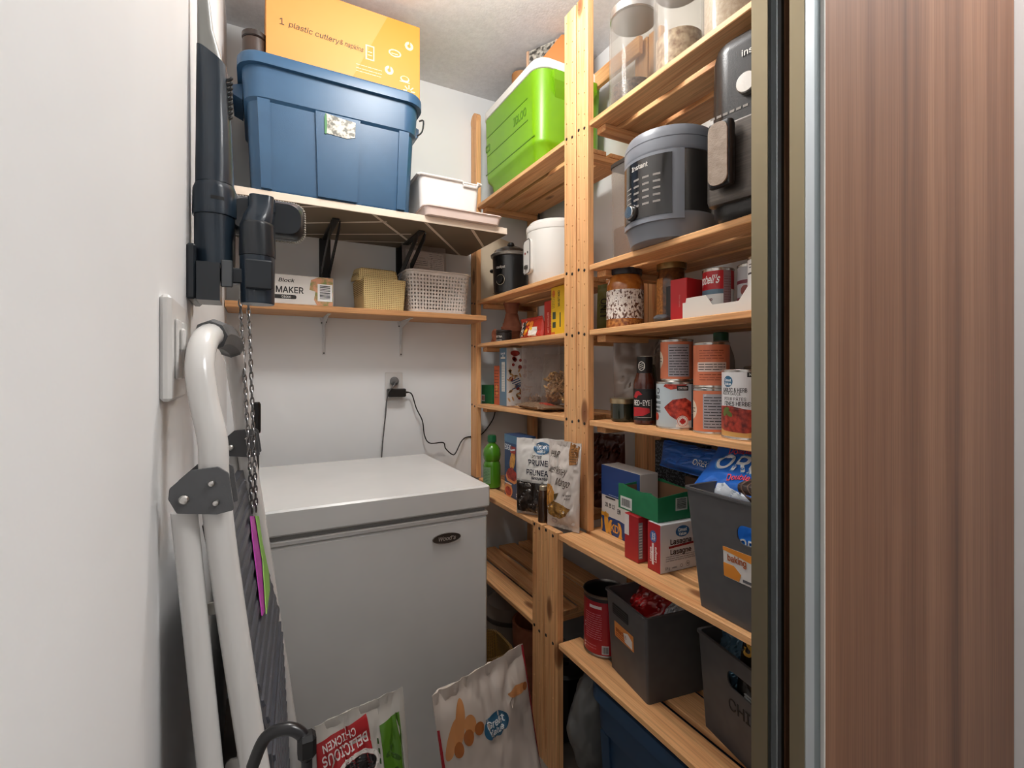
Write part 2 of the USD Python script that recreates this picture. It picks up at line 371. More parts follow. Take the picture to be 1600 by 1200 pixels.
# ================================================================== SHELVING UNITS
DARKSTEEL = C('#3a3430', 0.4, 0.6)
def holes_post(w, t, h, holes, bolts, axis_dir=1):
    """upright: w along y, t along x, front at x=0; peg holes bored into the front"""
    import manifold3d as m3
    body = m3.Manifold.hull_points(np.array([(x, y, z) for x in (0, t) for y, yy in ((0, 1), (w, -1)) for z in (0, h) for (x, y) in ((x + (0.002 if x == 0 else 0), y), (x, y + yy * 0.002))]))
    cuts = []
    for (y, z, r) in holes:
        cuts.append(m3.Manifold.cylinder(0.013, r, r, 8).rotate([0, 90, 0]).translate([-0.001, y, z]))
    if cuts: body = body - m3.Manifold.compose(cuts)
    m = body.to_mesh(); return trimesh.Trimesh(m.vert_properties[:, :3], m.tri_verts, process=False)

def shelf_unit(label, x0, x1, y0, y1, zb, zt, pw, shelves, slats, round_top=False, seed=0):
    """one open pine unit: four uprights, slatted shelves on end cleats"""
    t = thing('shelving_unit', label, 'shelf', (x0, y0, zb), 0, 'pine shelving units along the right wall')
    hgt = zt - zb; L = y1 - y0
    for k, (yy, xx) in enumerate(((0, 0), (L - pw, 0), (0, x1 - x0 - 0.022), (L - pw, x1 - x0 - 0.022))):
        hs = []
        if k < 2:
            z = 0.035; q = 0
            while z < hgt - 0.015:
                for c in (0.28, 0.76):
                    hs.append((pw * c, z + (0.012 if c > 0.5 else 0), 0.0022))
                z += 0.064
        m = holes_post(pw, 0.022, hgt, hs, [])
        if round_top and k == 1:
            m = trimesh.boolean.union([m, moved(trimesh.creation.cylinder(radius=pw / 2, height=0.022, sections=24), (0.011, pw / 2, hgt), ry=90)], engine='manifold')
        p = obj('post', moved(m, (xx, yy, 0)), PINE[2], t, False)
        if k < 2:
            bolts = [moved(lathe([(0.0050, 0), (0.0044, 0.0012), (0.0018, 0.0020)], 8), (-0.0002, pw * c, z - zb - 0.012 + 0.006 * (c > 0.5)), ry=-90) for z in shelves for c in (0.28, 0.76)]
            [obj('bolt', moved(q, (xx, yy, 0)), DARKSTEEL, p) for q in bolts]
    for z in shelves:
        for ye in (pw + 0.004, L - pw - 0.044):
            obj('shelf_cleat', bx(0.03, x1 - x0 - 0.03, ye, ye + 0.04, z - zb - 0.036, z - zb - 0.0165, 0.002), PINE[0], t)
        for (s0, s1) in slats:
            obj('shelf_slat', bx(s0 - x0, s1 - x0, pw + 0.0035, L - pw - 0.0035, z - zb - 0.016, z - zb, 0.0018), PINE[1], t)
    return t
S1, S2, S3, S4, L1, L2 = 1.944, 1.516, 1.323, 1.054, 0.723, 0.402
US = [(0.878, 0.950), (0.968, 1.052), (1.070, 1.165)]
LS = [(0.785, 0.865), (0.885, 0.967), (0.987, 1.069), (1.089, 1.171)]
UL = shelf_unit('upper left pine shelf unit beyond the double posts, green cooler on its highest shelf', 0.876, 1.195, 1.2225, 2.042, L1, 2.335, 0.064, [S1, S2, S3, S4], US, True)
obj('back_rail', bx(0.262, 0.280, 0.004, 0.815, 1.548, 1.608, 0.002), PINE[1], UL)
shelf_unit('upper right pine shelf unit, holding the multicooker and the tinned food', 0.876, 1.195, 0.40, 1.2205, L1, 2.335, 0.060, [S1, S2, S3, S4], US)
shelf_unit('lower left deeper pine shelf unit, half hidden behind the chest freezer', 0.783, 1.195, 1.268, 2.042, 0, 0.7235, 0.062, [L1 - 0.001, L2], LS)
shelf_unit('lower right deeper pine shelf unit, carrying the grey bins and lasagna box', 0.783, 1.195, 0.40, 1.2655, 0, 0.7235, 0.080, [L1 - 0.001, L2], LS)

# wall shelves
def contact_paper():
    nodes = {'t': ('texture_coordinate', {}), 's': ('separate_xyz', {}), 'p': ('principled_bsdf', {'roughness': 0.5})}
    return C('#6f6250', 0.5)
b = thing('wall_shelf', 'upper wall shelf, pale edge and grey-brown underside with white diagonal lines, under the blue tote', 'shelf', (-0.088, 1.65, 1.728))
obj('board', bx(0, 0.948, 0.004, 0.398, 0.003, 0.024), C('#e4d5c4', 0.5), b)
obj('front_edge', bx(0, 0.948, 0, 0.004, 0, 0.024, 0.0008), C('#ead9c6', 0.45), b)
obj('underside_film', bx(0, 0.948, 0.004, 0.398, 0.0, 0.003), C('#7b6c58', 0.55), b, label='grey-brown film on the underside')
wl = []
def strip(a, c, w=0.011):
    a, c = np.array(a), np.array(c); dd = (c - a) / np.linalg.norm(c - a); n = np.array([-dd[1], dd[0]]) * w / 2
    return Polygon([a + n, c + n, c - n, a - n]).intersection(sbox(0.001, 0.005, 0.947, 0.397))
segs = [((0.10, 0.30), (0.50, 0.06)), ((0.18, 0.41), (0.62, 0.17)), ((0.36, 0.41), (0.68, 0.28)), ((0.44, 0.0), (0.74, 0.41)), ((0.62, 0.0), (0.92, 0.41)), ((0.80, 0.0), (0.97, 0.25)), ((0.0, 0.15), (0.28, 0.0)), ((0.0, 0.33), (0.1, 0.3))]
for a, c in segs:
    g = strip(a, c)
    if not g.is_empty: wl.append(trimesh.creation.extrude_polygon(g, 0.0004, engine='earcut'))
m = cat(*wl); m.apply_translation([0, 0, -0.0004]); obj('white_line', m, C('#e9dccb', 0.5), b)

def folding_bracket(label, x):
    t = thing('shelf_bracket', label, 'bracket', (x, YB, 1.728), 0, 'black brackets under the upper wall shelf')
    obj('wall_plate', bx(-0.021, 0.021, -0.006, 0, -0.24, 0, 0.002), BLACK, t)
    obj('top_plate', bx(-0.012, 0.012, -0.30, -0.006, -0.006, -0.0006, 0.001), BLACK, t)
    for s in (-1, 1):
        obj('arm', extr([(-0.30, -0.008), (-0.285, -0.008), (-0.02, -0.12), (-0.006, -0.20), (-0.006, -0.235), (-0.03, -0.22), (-0.045, -0.15), (-0.29, -0.035)], 0.003, 'x').apply_translation([s * 0.014 - 0.0015, 0, 0]), BLACK, t)
    for xx, z in ((-0.014, -0.16), (0.014, -0.16), (-0.014, -0.215), (0.014, -0.215)):
        obj('screw', moved(lathe([(0.004, 0), (0.003, 0.002)], 10), (xx, -0.006, z), rx=90), STEEL, t)
folding_bracket('black folding bracket under the upper shelf, the left one, above the long white box', 0.247)
folding_bracket('black folding bracket under the upper shelf, the right one, behind the clear pouch', 0.552)

b = thing('wall_shelf', 'lower wall shelf, plain orange-brown pine board carrying the two baskets', 'shelf', (-0.088, 1.855, 1.414))
obj('board', bx(0, 0.957, 0, 0.194, 0, 0.022, 0.002), BOARD, b)
def small_bracket(label, x):
    t = thing('shelf_bracket', label, 'bracket', (x, YB, 1.414), 0, 'white brackets under the lower wall shelf')
    w = C('#d9dadb', 0.35, 0.2)
    obj('wall_leg', bx(-0.006, 0.006, -0.003, 0, -0.15, 0, 0.0008), w, t)
    obj('shelf_leg', bx(-0.006, 0.006, -0.165, -0.003, -0.0032, -0.0004, 0.0008), w, t)
    obj('brace', extr([(-0.003, -0.14), (-0.003, -0.004), (-0.15, -0.004), (-0.03, -0.03)], 0.0024, 'x').apply_translation([-0.0012, 0, 0]), w, t)
    obj('web', extr([(-0.016, -0.004), (0.016, -0.004), (0.006, -0.04), (0.004, -0.145), (-0.004, -0.145), (-0.006, -0.04)], 0.0022, 'y').apply_translation([0, -0.0054, 0]), w, t)
    for xx, z in ((-0.0085, -0.022), (0.0085, -0.018), (0, -0.142)):
        obj('screw', moved(lathe([(0.0035, 0), (0.0025, 0.002)], 8), (xx, -0.0054, z), rx=90), C('#5a5a5a', 0.4, 0.6), t)
small_bracket('small white shelf bracket on the back wall, left of the two', 0.243)
small_bracket('small white shelf bracket on the back wall, right of the two', 0.553)

# ================================================================== CHEST FREEZER
t = thing('chest_freezer', 'white chest freezer standing against the back wall', 'freezer', (0.285, 1.593, 0))
FW = noisy('freezer_enamel', '#dedfdd', '#e4e4e2', 5, 0.22, 0.05, 90)
fw, fd = 0.655, 0.62
obj('body', bx(-fw / 2 + 0.006, fw / 2 - 0.006, -fd / 2 + 0.006, fd / 2 - 0.01, 0.03, 0.775, 0.006), FW, t)
obj('body_rim', bx(-fw / 2 + 0.004, fw / 2 - 0.004, -fd / 2 + 0.004, fd / 2 - 0.01, 0.7755, 0.789, 0.003), C('#d4d4d2', 0.3), t)
obj('gasket', bx(-fw / 2 + 0.012, fw / 2 - 0.012, -fd / 2 + 0.013, fd / 2 - 0.014, 0.7895, 0.8005), C('#8d8d8b', 0.6), t)
obj('lid', bx(-fw / 2, fw / 2, -fd / 2, fd / 2 - 0.008, 0.801, 0.865, 0.005), FW, t)
for sx in (-1, 1):
    for sy in (-1, 1):
        obj('foot', cyl(0.02, 0, 0.03, 12, sx * 0.28, sy * 0.26), BLACK, t)
bd = obj('badge', moved(trimesh.creation.extrude_polygon(E(0, 0, 0.042, 0.0145), 0.003, engine='earcut'), (0.193, -fd / 2 + 0.0055, 0.729), rx=90), C('#5b5652', 0.3, 0.6), t, label='dark oval badge')
obj('lettering', moved(text("Wood's", 0, 0, 0.011, 0.052, True, 0, 'c', 0.2), (0.193, -fd / 2 + 0.0024, 0.729), rx=90), C('#cfccc7', 0.3, 0.5), bd, False)
obj('badge_rim', tube([(0.193 + 0.042 * math.cos(a), -fd / 2 + 0.0022, 0.729 + 0.0145 * math.sin(a)) for a in np.linspace(0, 2 * PI, 25)[:-1]], 0.0007, 6, 2, True), C('#bdb9b4', 0.3, 0.8), bd)

# ================================================================== ON THE UPPER WALL SHELF
Z0 = 1.7525
BLUE = noisy('blue_tote_plastic', '#2d5273', '#315778', 6, 0.36, 0.10, 900, spec=0.5)
def tote(name, label, loc, rz, w, dp, h, m, handles=True, panel=True):
    t = thing(name, label, 'storage tote', loc, rz)
    zb = h * 0.66
    R0, R1 = rrect(w * 0.86, dp * 0.82, 0.045, 7), rrect(w * 0.90, dp * 0.87, 0.05, 7)
    def rg(fx, fy, r, z): return ring(w * fx, dp * fy, r, z, 7)
    obj('body', loft([rg(.845, .80, .04, 0.004), rg(.855, .81, .045, 0), rg(.86, .82, .045, 0.006), rg(.905, .875, .05, zb), rg(.935, .915, .055, zb + 0.008), rg(.955, .94, .06, h - 0.035), rg(.94, .92, .055, h - 0.035), rg(.90, .87, .05, zb), rg(.84, .80, .04, 0.008)]), m, t, 40)
    obj('lid', loft([rg(.958, .945, .06, h - 0.036), rg(1, 1, .065, h - 0.036), rg(1, 1, .065, h - 0.008), rg(.985, .978, .06, h - 0.001), rg(.965, .95, .055, h), rg(.94, .92, .05, h - 0.006), rg(.90, .87, .04, h - 0.006), rg(.88, .85, .04, h)]), m, t, 40)
    if panel:
        f0, f1 = dp * 0.41, dp * 0.4375                                # front depth at base and at zb
        def yy(z): return -(f0 + (f1 - f0) * z / zb)
        def rib(x0a, x1a, x0b, x1b, za, zb_, pro):
            v = []
            for (x, z) in ((x0a, za), (x1a, za), (x1b, zb_), (x0b, zb_)):
                v += [(x, yy(z) - pro, z), (x, yy(z) + 0.004, z)]
            return trimesh.convex.convex_hull(np.array(v))
        # the proud centre panel and two side panels with grooves between
        obj('front_panel', rib(-.105 * w, .105 * w, -.12 * w, .12 * w, 0.004, zb + 0.004, 0.008), m, t)
        obj('corner_rib', rib(-.385 * w, -.335 * w, -.405 * w, -.345 * w, 0.004, zb + 0.004, 0.007), m, t)
        obj('corner_rib', rib(.335 * w, .385 * w, .345 * w, .405 * w, 0.004, zb + 0.004, 0.007), m, t)
    if handles:
        for s in (-1, 1):
            hd = extr([(0, -0.04), (0.028, -0.028), (0.03, 0.0), (0.0, 0.012)], 0.15, 'y')
            obj('handle', moved(hd if s > 0 else moved(hd, rz=180, t=(0, 0.15, 0)), (s * w * 0.475, -0.075, h - 0.055)), m, t)
    return t
tt = tote('storage_tote', 'large blue plastic storage tote with its lid on, on the upper wall shelf', (0.238, 1.823, Z0), 0, 0.572, 0.42, 0.402, BLUE)
# torn label in the centre panel
lab = noisy('torn_label', '#5d5b4e', '#c4beb2', 70, 0.35, detail=5, lo=0.42, hi=0.56)
g = Polygon([(-0.045, 0), (-0.043, 0.03), (-0.046, 0.062), (0.0, 0.056), (0.047, 0.053), (0.046, 0.004), (0.02, -0.004)])
m = extr(g, 0.001, 'y'); m = moved(m, (0.006, -0.42 * 0.4325 - 0.0095, 0.206), rx=2.4)
pl = obj('torn_sticker', m, lab, tt, False, label='torn silvery sticker')
obj('sticker_remnant', moved(extr(Polygon([(-0.048, -0.002), (-0.042, -0.004), (-0.040, 0.03), (-0.044, 0.063), (-0.049, 0.05)]), 0.0008, 'y'), (0.006, -0.42 * 0.4325 - 0.0105, 0.206), rx=2.4), C('#3f7a45', 0.5), pl, False)
for s in (1,):
    obj('latch', tube([(0.29, -0.12, 0.355), (0.305, -0.12, 0.36), (0.30, -0.12, 0.32), (0.282, -0.12, 0.30)], 0.003, 6, 3), C('#303437', 0.4), tt)

t = thing('cardboard_box', 'orange printed box with white icons and handwriting, standing on the blue tote', 'box', (0.275, 1.79, Z0 + 0.4025))
OR = C('#eaa04c', 0.5); bw, bd_, bh = 0.49, 0.24, 0.27
obj('body', cbox(bw, bd_, bh, 0.002), C('#d8934c', 0.55), t)
F = fbox(bw, bd_, bh)
put(t, 'printed_panel', F, C('#d6872a', 0.55), [Polygon([(0.0, 0), (0.243, 0), (0.243, 0.268), (0.13, 0.268)])], 1)
put(t, 'handwriting', F, C('#4a3a2c', 0.6), [text('plastic cutlery', -0.105, 0.135, 0.017, 0.15, False, -3, 'c', 0.15), text('1 ', -0.20, 0.14, 0.02, None, False), text('& napkins', 0.01, 0.13, 0.016, 0.075, False, -3, 'c', 0.15)], 2)
ic = [R(0.055, 0.10, 0.06, 0.15), R(0.055, 0.10, 0.085, 0.104), R(0.055, 0.146, 0.085, 0.15), R(0.081, 0.10, 0.085, 0.15), R(0.063, 0.115, 0.077, 0.118), R(0.063, 0.126, 0.077, 0.129)]
for cx, cy in ((0.205, 0.19), (0.135, 0.085)): ic.append(E(cx, cy, 0.015).difference(E(cx, cy, 0.006)).difference(R(cx, cy, cx + 0.004, cy + 0.02)))
ic.append(E(0.155, 0.15, 0.022, 0.013).difference(E(0.155, 0.15, 0.017, 0.009)).union(R(0.143, 0.146, 0.166, 0.149)))
ic.append(E(0.19, 0.07, 0.016, 0.011).difference(E(0.19, 0.072, 0.012, 0.007)).union(R(0.172, 0.058, 0.208, 0.061)))
for k in range(8):
    a = k * PI / 4; ic.append(R(0.212, 0.030, 0.226, 0.034).buffer(0) if k == 0 else affinity.rotate(R(0.212, 0.030, 0.226, 0.034), k * 45, origin=(0.205, 0.032)))
from shapely.ops import unary_union
put(t, 'icon', F, C('#fbd9a4', 0.5), [unary_union(ic[:6])], 2); each(t, 'icon', F, C('#fbd9a4', 0.5), ic[6:-8], 2); put(t, 'icon', F, C('#fbd9a4', 0.5), [unary_union(ic[-8:])], 2)
put(t, 'small_print', F, C('#f9dcae', 0.5), lines(0.025, 0.11, (0.052, 0.062, 0.074), 0.003, 3), 2)
t = thing('round_tin', 'small dark brown round tin at the left end of the blue tote lid', 'tin', (0.0, 1.70, Z0 + 0.4025))
obj('body', cyl(0.034, 0, 0.07, 24, 0, 0, 0.003), C('#3a2a22', 0.35), t); obj('lid', cyl(0.0355, 0.0705, 0.09, 24, 0, 0, 0.003), C('#2b211d', 0.3), t)

WP = noisy('white_tray_plastic', '#e9e4e0', '#efeae6', 5, 0.4)
t = thing('serving_tray', 'flat pinkish clear plastic tray under the white tub on the upper shelf', 'tray', (0.675, 1.775, Z0))
obj('tray', tub(0.29, 0.29, 0.30, 0.30, 0.032, 0.02, 0.003, 0.005, 0.004), noisy('pinkish_plastic', '#dcc6bd', '#e6d3ca', 4, 0.3), t)
t = thing('plastic_tub', 'white plastic tub with notched rim beside the blue tote', 'tub', (0.634, 1.775, Z0 + 0.0325))
wt, dt, ht = 0.235, 0.22, 0.118
obj('body', tub(wt * .94, dt * .94, wt, dt, ht, 0.02, 0.003, 0.003, 0.004), WP, t)
obj('rim', tube([(-0.121, 0.114, ht), (-0.122, -0.108, ht), (-0.114, -0.114, ht), (0.045, -0.114, ht), (0.050, -0.1145, ht - 0.015), (0.102, -0.1145, ht - 0.015), (0.107, -0.114, ht + 0.003), (0.121, -0.112, ht + 0.002), (0.121, 0.114, ht)], 0.0045, 8, 0), WP, t)
t = thing('wire_hook', 'thin bent wire sticking up from the white tub', 'wire', (0.66, 1.775, Z0 + 0.0325))
obj('wire', cat(tube([(-0.05, 0, 0.005), (-0.03, 0, 0.10), (-0.01, 0, 0.155), (0.0, 0, 0.165)], 0.0013, 6, 4), tube([(-0.04, 0.01, 0.005), (-0.02, 0.01, 0.125), (0.03, 0.01, 0.12), (0.05, 0.01, 0.10), (0.055, 0.01, 0.005)], 0.0013, 6, 4)), C('#6a6d72', 0.35, 0.7), t)

# ================================================================== ON THE LOWER WALL SHELF
ZL = 1.4363
t = thing('kitchen_box', 'long white maki maker box with barcode, on the lower shelf behind the dark vacuum tool', 'box', (0.118, 1.937, ZL))
bw, bd_, bh = 0.272, 0.15, 0.103
obj('body', cbox(bw, bd_, bh, 0.0015), C('#dedad5', 0.4), t); F = fbox(bw, bd_, bh)
put(t, 'lettering', F, C('#221f1e', 0.5), [text('MAKI MAKER', -0.13, 0.050, 0.021, 0.165, True, 0, 'l'), text('Block', -0.045, 0.083, 0.012, 0.05, True, 0, 'l', 0.2), R(-0.08, 0.018, 0.012, 0.032, 0.005)])
put(t, 'small_print', F, C('#dedad5', 0.5), [text('01000', -0.02, 0.025, 0.007, 0.03)], 2)
foo = noisy('printed_food', '#7d8d4a', '#d79a76', 45, 0.45, lo=0.4, hi=0.6)
put(t, 'food_picture', F, foo, [Polygon([(0.055, 0.055), (0.06, 0.09), (0.085, 0.102), (0.134, 0.102), (0.134, 0.001), (0.08, 0.001), (0.07, 0.02), (0.075, 0.05)])])
put(t, 'barcode_label', F, C('#eeeeec', 0.4), [R(0.082, 0.016, 0.132, 0.078)], 2)
put(t, 'barcode', F, C('#4b4a49', 0.5), barcode(0.085, 0.02, 0.129, 0.074, 3, False), 3)

def weave(name, a, c, sc):
    nodes = {'t': ('texture_coordinate', {}), 'm': ('mapping', {'scale': (sc, sc, sc)}), 'k': ('wave_texture', {'wave_type': 'bands', 'bands_direction': 'x', 'scale': 1.0}), 'q': ('wave_texture', {'wave_type': 'bands', 'bands_direction': 'z', 'scale': 1.0}),
             'x': ('math', {'math_type': 'multiply'}), 'r': ('rgb_ramp', {'ramp': [(0.42, lin(c)), (0.66, lin(a))]}), 'b': ('bump', {'strength': 0.6, 'distance': 0.002, 'invert': True}), 'p': ('principled_bsdf', {'roughness': 0.5})}
    return usdkit.material(stage, '/World/Looks/' + name, nodes, [('t.object', 'm.vector'), ('m.vector', 'k.vector'), ('m.vector', 'q.vector'), ('k.fac', 'x.value1'), ('q.fac', 'x.value2'), ('x.value', 'r.fac'), ('r.color', 'p.base_color'), ('x.value', 'b.height'), ('b.normal', 'p.normal')], surface='p.BSDF')
STRAW = weave('woven_straw', '#8d6b36', '#e6cd92', 44)
t = thing('woven_basket', 'yellow woven straw basket with tilted lid on the lower wall shelf', 'basket', (0.437, 1.943, ZL), 4)
obj('body', loft([ring(0.155, 0.15, 0.008, 0), ring(0.168, 0.165, 0.01, 0.118), ring(0.162, 0.159, 0.008, 0.118), ring(0.15, 0.145, 0.008, 0.004)]), STRAW, t)
obj('lid', moved(loft([ring(0.165, 0.12, 0.01, 0), ring(0.145, 0.105, 0.012, 0.045), ring(0.13, 0.09, 0.01, 0.05)]), (-0.012, 0.018, 0.118), rx=6), STRAW, t)
def perforated(w, d, h, w1, d1, r, nseg, nrow, wall=0.0025):
    """basket wall with real holes: a grid of cells, every other one left open"""
    base = ring(w, d, r, 0, 9); top = ring(w1, d1, r, 0, 9)
    def resample(p, n):
        q = np.vstack([p, p[:1]]); s = np.concatenate([[0], np.cumsum(np.linalg.norm(np.diff(q, axis=0), axis=1))]); u = np.linspace(0, s[-1], n + 1)[:-1]
        return np.column_stack([np.interp(u, s, q[:, k]) for k in range(3)])
    B, T = resample(base, nseg), resample(top, nseg); v, f = [], []
    zs = np.linspace(0, h, nrow + 1)
    def P(i, j, inn):
        p = B[i % nseg] + (T[i % nseg] - B[i % nseg]) * (zs[j] / h); q = p.copy(); q[:2] *= 1 - inn * wall * 2 / max(w, d) * 1.6; q[2] = zs[j]; return q
    idx = {}
    for j in range(nrow + 1):
        for i in range(nseg):
            for k in (0, 1): idx[i, j, k] = len(v); v.append(P(i, j, k))
    hole = lambda i, j: 1 < j < nrow - 1 and j % 2 == 0 and i % 2 == 0
    for j in range(nrow):
        for i in range(nseg):
            i2 = (i + 1) % nseg
            if hole(i % nseg, j):
                for (a, b_) in (((i, j), (i2, j)), ((i2, j), (i2, j + 1)), ((i2, j + 1), (i, j + 1)), ((i, j + 1), (i, j))):
                    f += [(idx[a + (0,)], idx[a + (1,)], idx[b_ + (1,)]), (idx[a + (0,)], idx[b_ + (1,)], idx[b_ + (0,)])]
            else:
                for k in (0, 1):
                    q = [idx[i, j, k], idx[i2, j, k], idx[i2, j + 1, k], idx[i, j + 1, k]]
                    if k: q = q[::-1]
                    f += [tuple(q[:3]), (q[0], q[2], q[3])]
    for i in range(nseg):
        i2 = (i + 1) % nseg
        for j, s in ((0, 1), (nrow, -1)):
            q = [idx[i, j, 0], idx[i, j, 1], idx[i2, j, 1], idx[i2, j, 0]][::s]; f += [tuple(q[:3]), (q[0], q[2], q[3])]
    return trimesh.Trimesh(np.array(v), np.array(f), process=False)
t = thing('plastic_basket', 'white plastic basket with rows of small slots, right of the straw basket', 'basket', (0.668, 1.948, ZL))
WB = C('#d9d0c8', 0.4)
obj('wall', perforated(0.245, 0.15, 0.165, 0.272, 0.17, 0.035, 120, 23), WB, t, False)
obj('base', extr(Polygon(rrect(0.242, 0.148, 0.034)), 0.004), WB, t, False)
obj('rim', tube([tuple(p) for p in ring(0.274, 0.172, 0.036, 0.166, 5)], 0.0042, 8, 2, True), WB, t)
pc = Pouch(0.19, 0.25, 0.03, 4, 0.004, 0.14)
t = thing('zip_pouch', 'clear zip pouch with a paper instruction sheet, standing in the white basket', 'pouch', (0.630, 1.952, ZL + 0.08), 0, rx=-4)
obj('bag', pc.mesh(), MILKY, t); pf = pc.face()
put(t, 'paper_label', pf, C('#cfc4bd', 0.6), [R(-0.07, 0.05, 0.085, 0.185)], 0)
put(t, 'small_print', pf, C('#8b8480', 0.6), lines(0.02, 0.078, [0.175 - 0.008 * k for k in range(14)], 0.003, 5) + lines(-0.06, 0.01, [0.14 - 0.008 * k for k in range(3)], 0.004, 6) + [R(-0.062, 0.07, 0.01, 0.10)], 1)
t = thing('cable_hook', 'short grey curved cable end between straw basket and white basket', 'cable', (0.536, 1.93, ZL))
obj('cable', tube([(-0.012, 0.04, 0.002), (-0.012, 0.04, 0.13), (-0.003, 0.02, 0.165), (0.01, 0.0, 0.15), (0.012, -0.002, 0.128)], 0.005, 8, 6), C('#9a9ba0', 0.4), t)

# ================================================================== OUTLET AND CORDS ON THE BACK WALL
t = thing('power_outlet', 'white wall outlet above the freezer with a grey plug and black adapter in it', 'outlet', (0.522, YB, 1.135))
obj('cover_plate', bx(-0.038, 0.038, -0.006, 0, -0.06, 0.06, 0.003), C('#d6d4d2', 0.35), t)
for z in (0.021, -0.025): obj('socket', moved(trimesh.creation.extrude_polygon(R(-0.017, -0.014, 0.017, 0.014, 0.008), 0.002, engine='earcut'), (0, -0.006, z), rx=90), C('#cfcdca', 0.35), t)
t = thing('power_plug', 'grey oval freezer plug with its cord, in the upper socket of the wall outlet', 'plug', (0.522, YB - 0.0082, 1.158))
obj('plug', moved(lathe([(0.016, 0), (0.019, 0.006), (0.016, 0.02), (0.007, 0.03)], 20), (0, 0, 0), rx=90), C('#6e6e6e', 0.5), t)
obj('cord', tube([(0, -0.028, 0), (-0.012, -0.04, -0.02), (-0.035, -0.034, -0.055), (-0.043, -0.026, -0.15), (-0.055, -0.022, -0.28), (-0.06, -0.02, -0.40)], 0.0028, 8, 8), C('#5f5e5e', 0.5), t)
t = thing('power_adapter', 'black oblong power adapter plugged in below the grey plug', 'adapter', (0.526, YB - 0.0082, 1.110))
obj('case', bx(-0.036, 0.040, -0.034, 0, -0.018, 0.016, 0.004), C('#171716', 0.45), t)
obj('strain_relief', moved(lathe([(0.005, 0), (0.003, 0.014)], 10), (0.040, -0.017, 0), ry=90), BLACK, t)
cp = [(0.054, -0.017, 0), (0.07, -0.017, -0.012), (0.088, -0.018, -0.07), (0.115, -0.016, -0.125), (0.124, -0.02, -0.19), (0.145, -0.03, -0.222), (0.205, -0.03, -0.224), (0.216, -0.03, -0.25), (0.245, -0.03, -0.278), (0.262, -0.03, -0.276), (0.29, -0.022, -0.232), (0.315, -0.004, -0.216), (0.335, 0.0046, -0.212), (0.36, 0.0046, -0.211), (0.39, 0.0046, -0.209), (0.42, 0.002, -0.19), (0.46, -0.01, -0.13), (0.465, -0.015, -0.07), (0.44, -0.01, -0.03)]
obj('cord', tube(cp, 0.0026, 8, 8), C('#1d1b1a', 0.5), t)

# ================================================================== HIGHEST SHELF
GREEN = noisy('lime_green_plastic', '#6ea308', '#76ad0b', 5, 0.33, 0.08, 500)
t = thing('cooler', 'lime green picnic cooler with white lid on the highest shelf', 'cooler', (1.038, 1.706, S1), -90)
w, dp = 0.482, 0.30
obj('body', loft([ring(w * .78, dp * .72, .035, 0, 8), ring(w * .86, dp * .80, .045, 0.012, 8), ring(w * .90, dp * .85, .05, 0.062, 8), ring(w * .965, dp * .94, .05, 0.082, 8), ring(w * .975, dp * .955, .05, 0.095, 8), ring(w, dp, .055, 0.345, 8)]), GREEN, t, 40)
obj('lid', loft([ring(w * .985, dp * .975, .05, 0.3452, 8), ring(w * 1.012, dp * 1.02, .057, 0.349, 8), ring(w * 1.012, dp * 1.02, .057, 0.377, 8), ring(w * .99, dp * .985, .05, 0.384, 8)]), C('#ebe8e2', 0.4), t, 40)
ds = dp * .478
def cf(p):
    z = p[:, 1]; f = (z - 0.095) / 0.25
    return np.column_stack([p[:, 0], -(dp * .955 + (dp - dp * .955) * f) / 2 - p[:, 2] * 4, z])
GD = C('#4c7d08', 0.45)
put(t, 'panel_line', cf, GD, [R(-0.19, 0.265, 0.16, 0.2675), R(-0.19, 0.185, 0.16, 0.1875), R(-0.21, 0.109, 0.205, 0.1125)], 0)
put(t, 'logo_plate', cf, GD, [R(-0.205, 0.205, -0.165, 0.235, 0.006).difference(R(-0.20, 0.212, -0.172, 0.228, 0.004))], 0)
put(t, 'lettering', cf, GD, [text('IGLOO', 0.10, 0.225, 0.03, 0.10)], 0)
hw = []
for y in (-0.095, 0.095):
    hw += [(w / 2 - 0.004, y, 0.338), (w / 2 + 0.020, y, 0.336), (w / 2 + 0.020, y, 0.300), (w / 2 - 0.004, y * .8, 0.245)]
obj('handle_grip', trimesh.convex.convex_hull(np.array(hw)), GREEN, t, False)

TOP = S1 + 0.3845
t = thing('cardboard_tube', 'leaning brown cardboard roll on the far end of the cooler lid', 'roll', (1.005, 1.80, TOP), 0)
m = lathe([(0.040, 0), (0.040, 0.135), (0.033, 0.135), (0.033, 0.004)], 28); obj('tube', m, noisy('brown_card', '#a5703f', '#b98450', 12, 0.6, stretch=(1, 1, .2)), t)
t = thing('picture_frame', 'small frame with a grey pebble print on the cooler lid', 'picture', (0.985, 1.600, TOP), -62)
obj('frame', cat(bx(-.07, -.06, 0, .012, 0, .14), bx(.06, .07, 0, .012, 0, .14), bx(-.0599, .0599, 0, .012, 0, .01)), C('#c7a184', 0.5), t)
obj('print', bx(-.0598, .0598, .004, .011, .0102, .14), noisy('pebble_print', '#3b3733', '#b9b4a8', 60, 0.5, lo=0.4, hi=0.58), t, label='grey pebble print')
t = thing('wooden_board', 'orange-brown wooden board leaning on the cooler lid beside the post', 'board', (1.02, 1.515, TOP), -40)
obj('board', extr(Polygon([(-0.13, 0), (0.08, 0), (0.08, 0.14), (0.0, 0.14)]), 0.014, 'y'), C('#bd7a3c', 0.5), t)

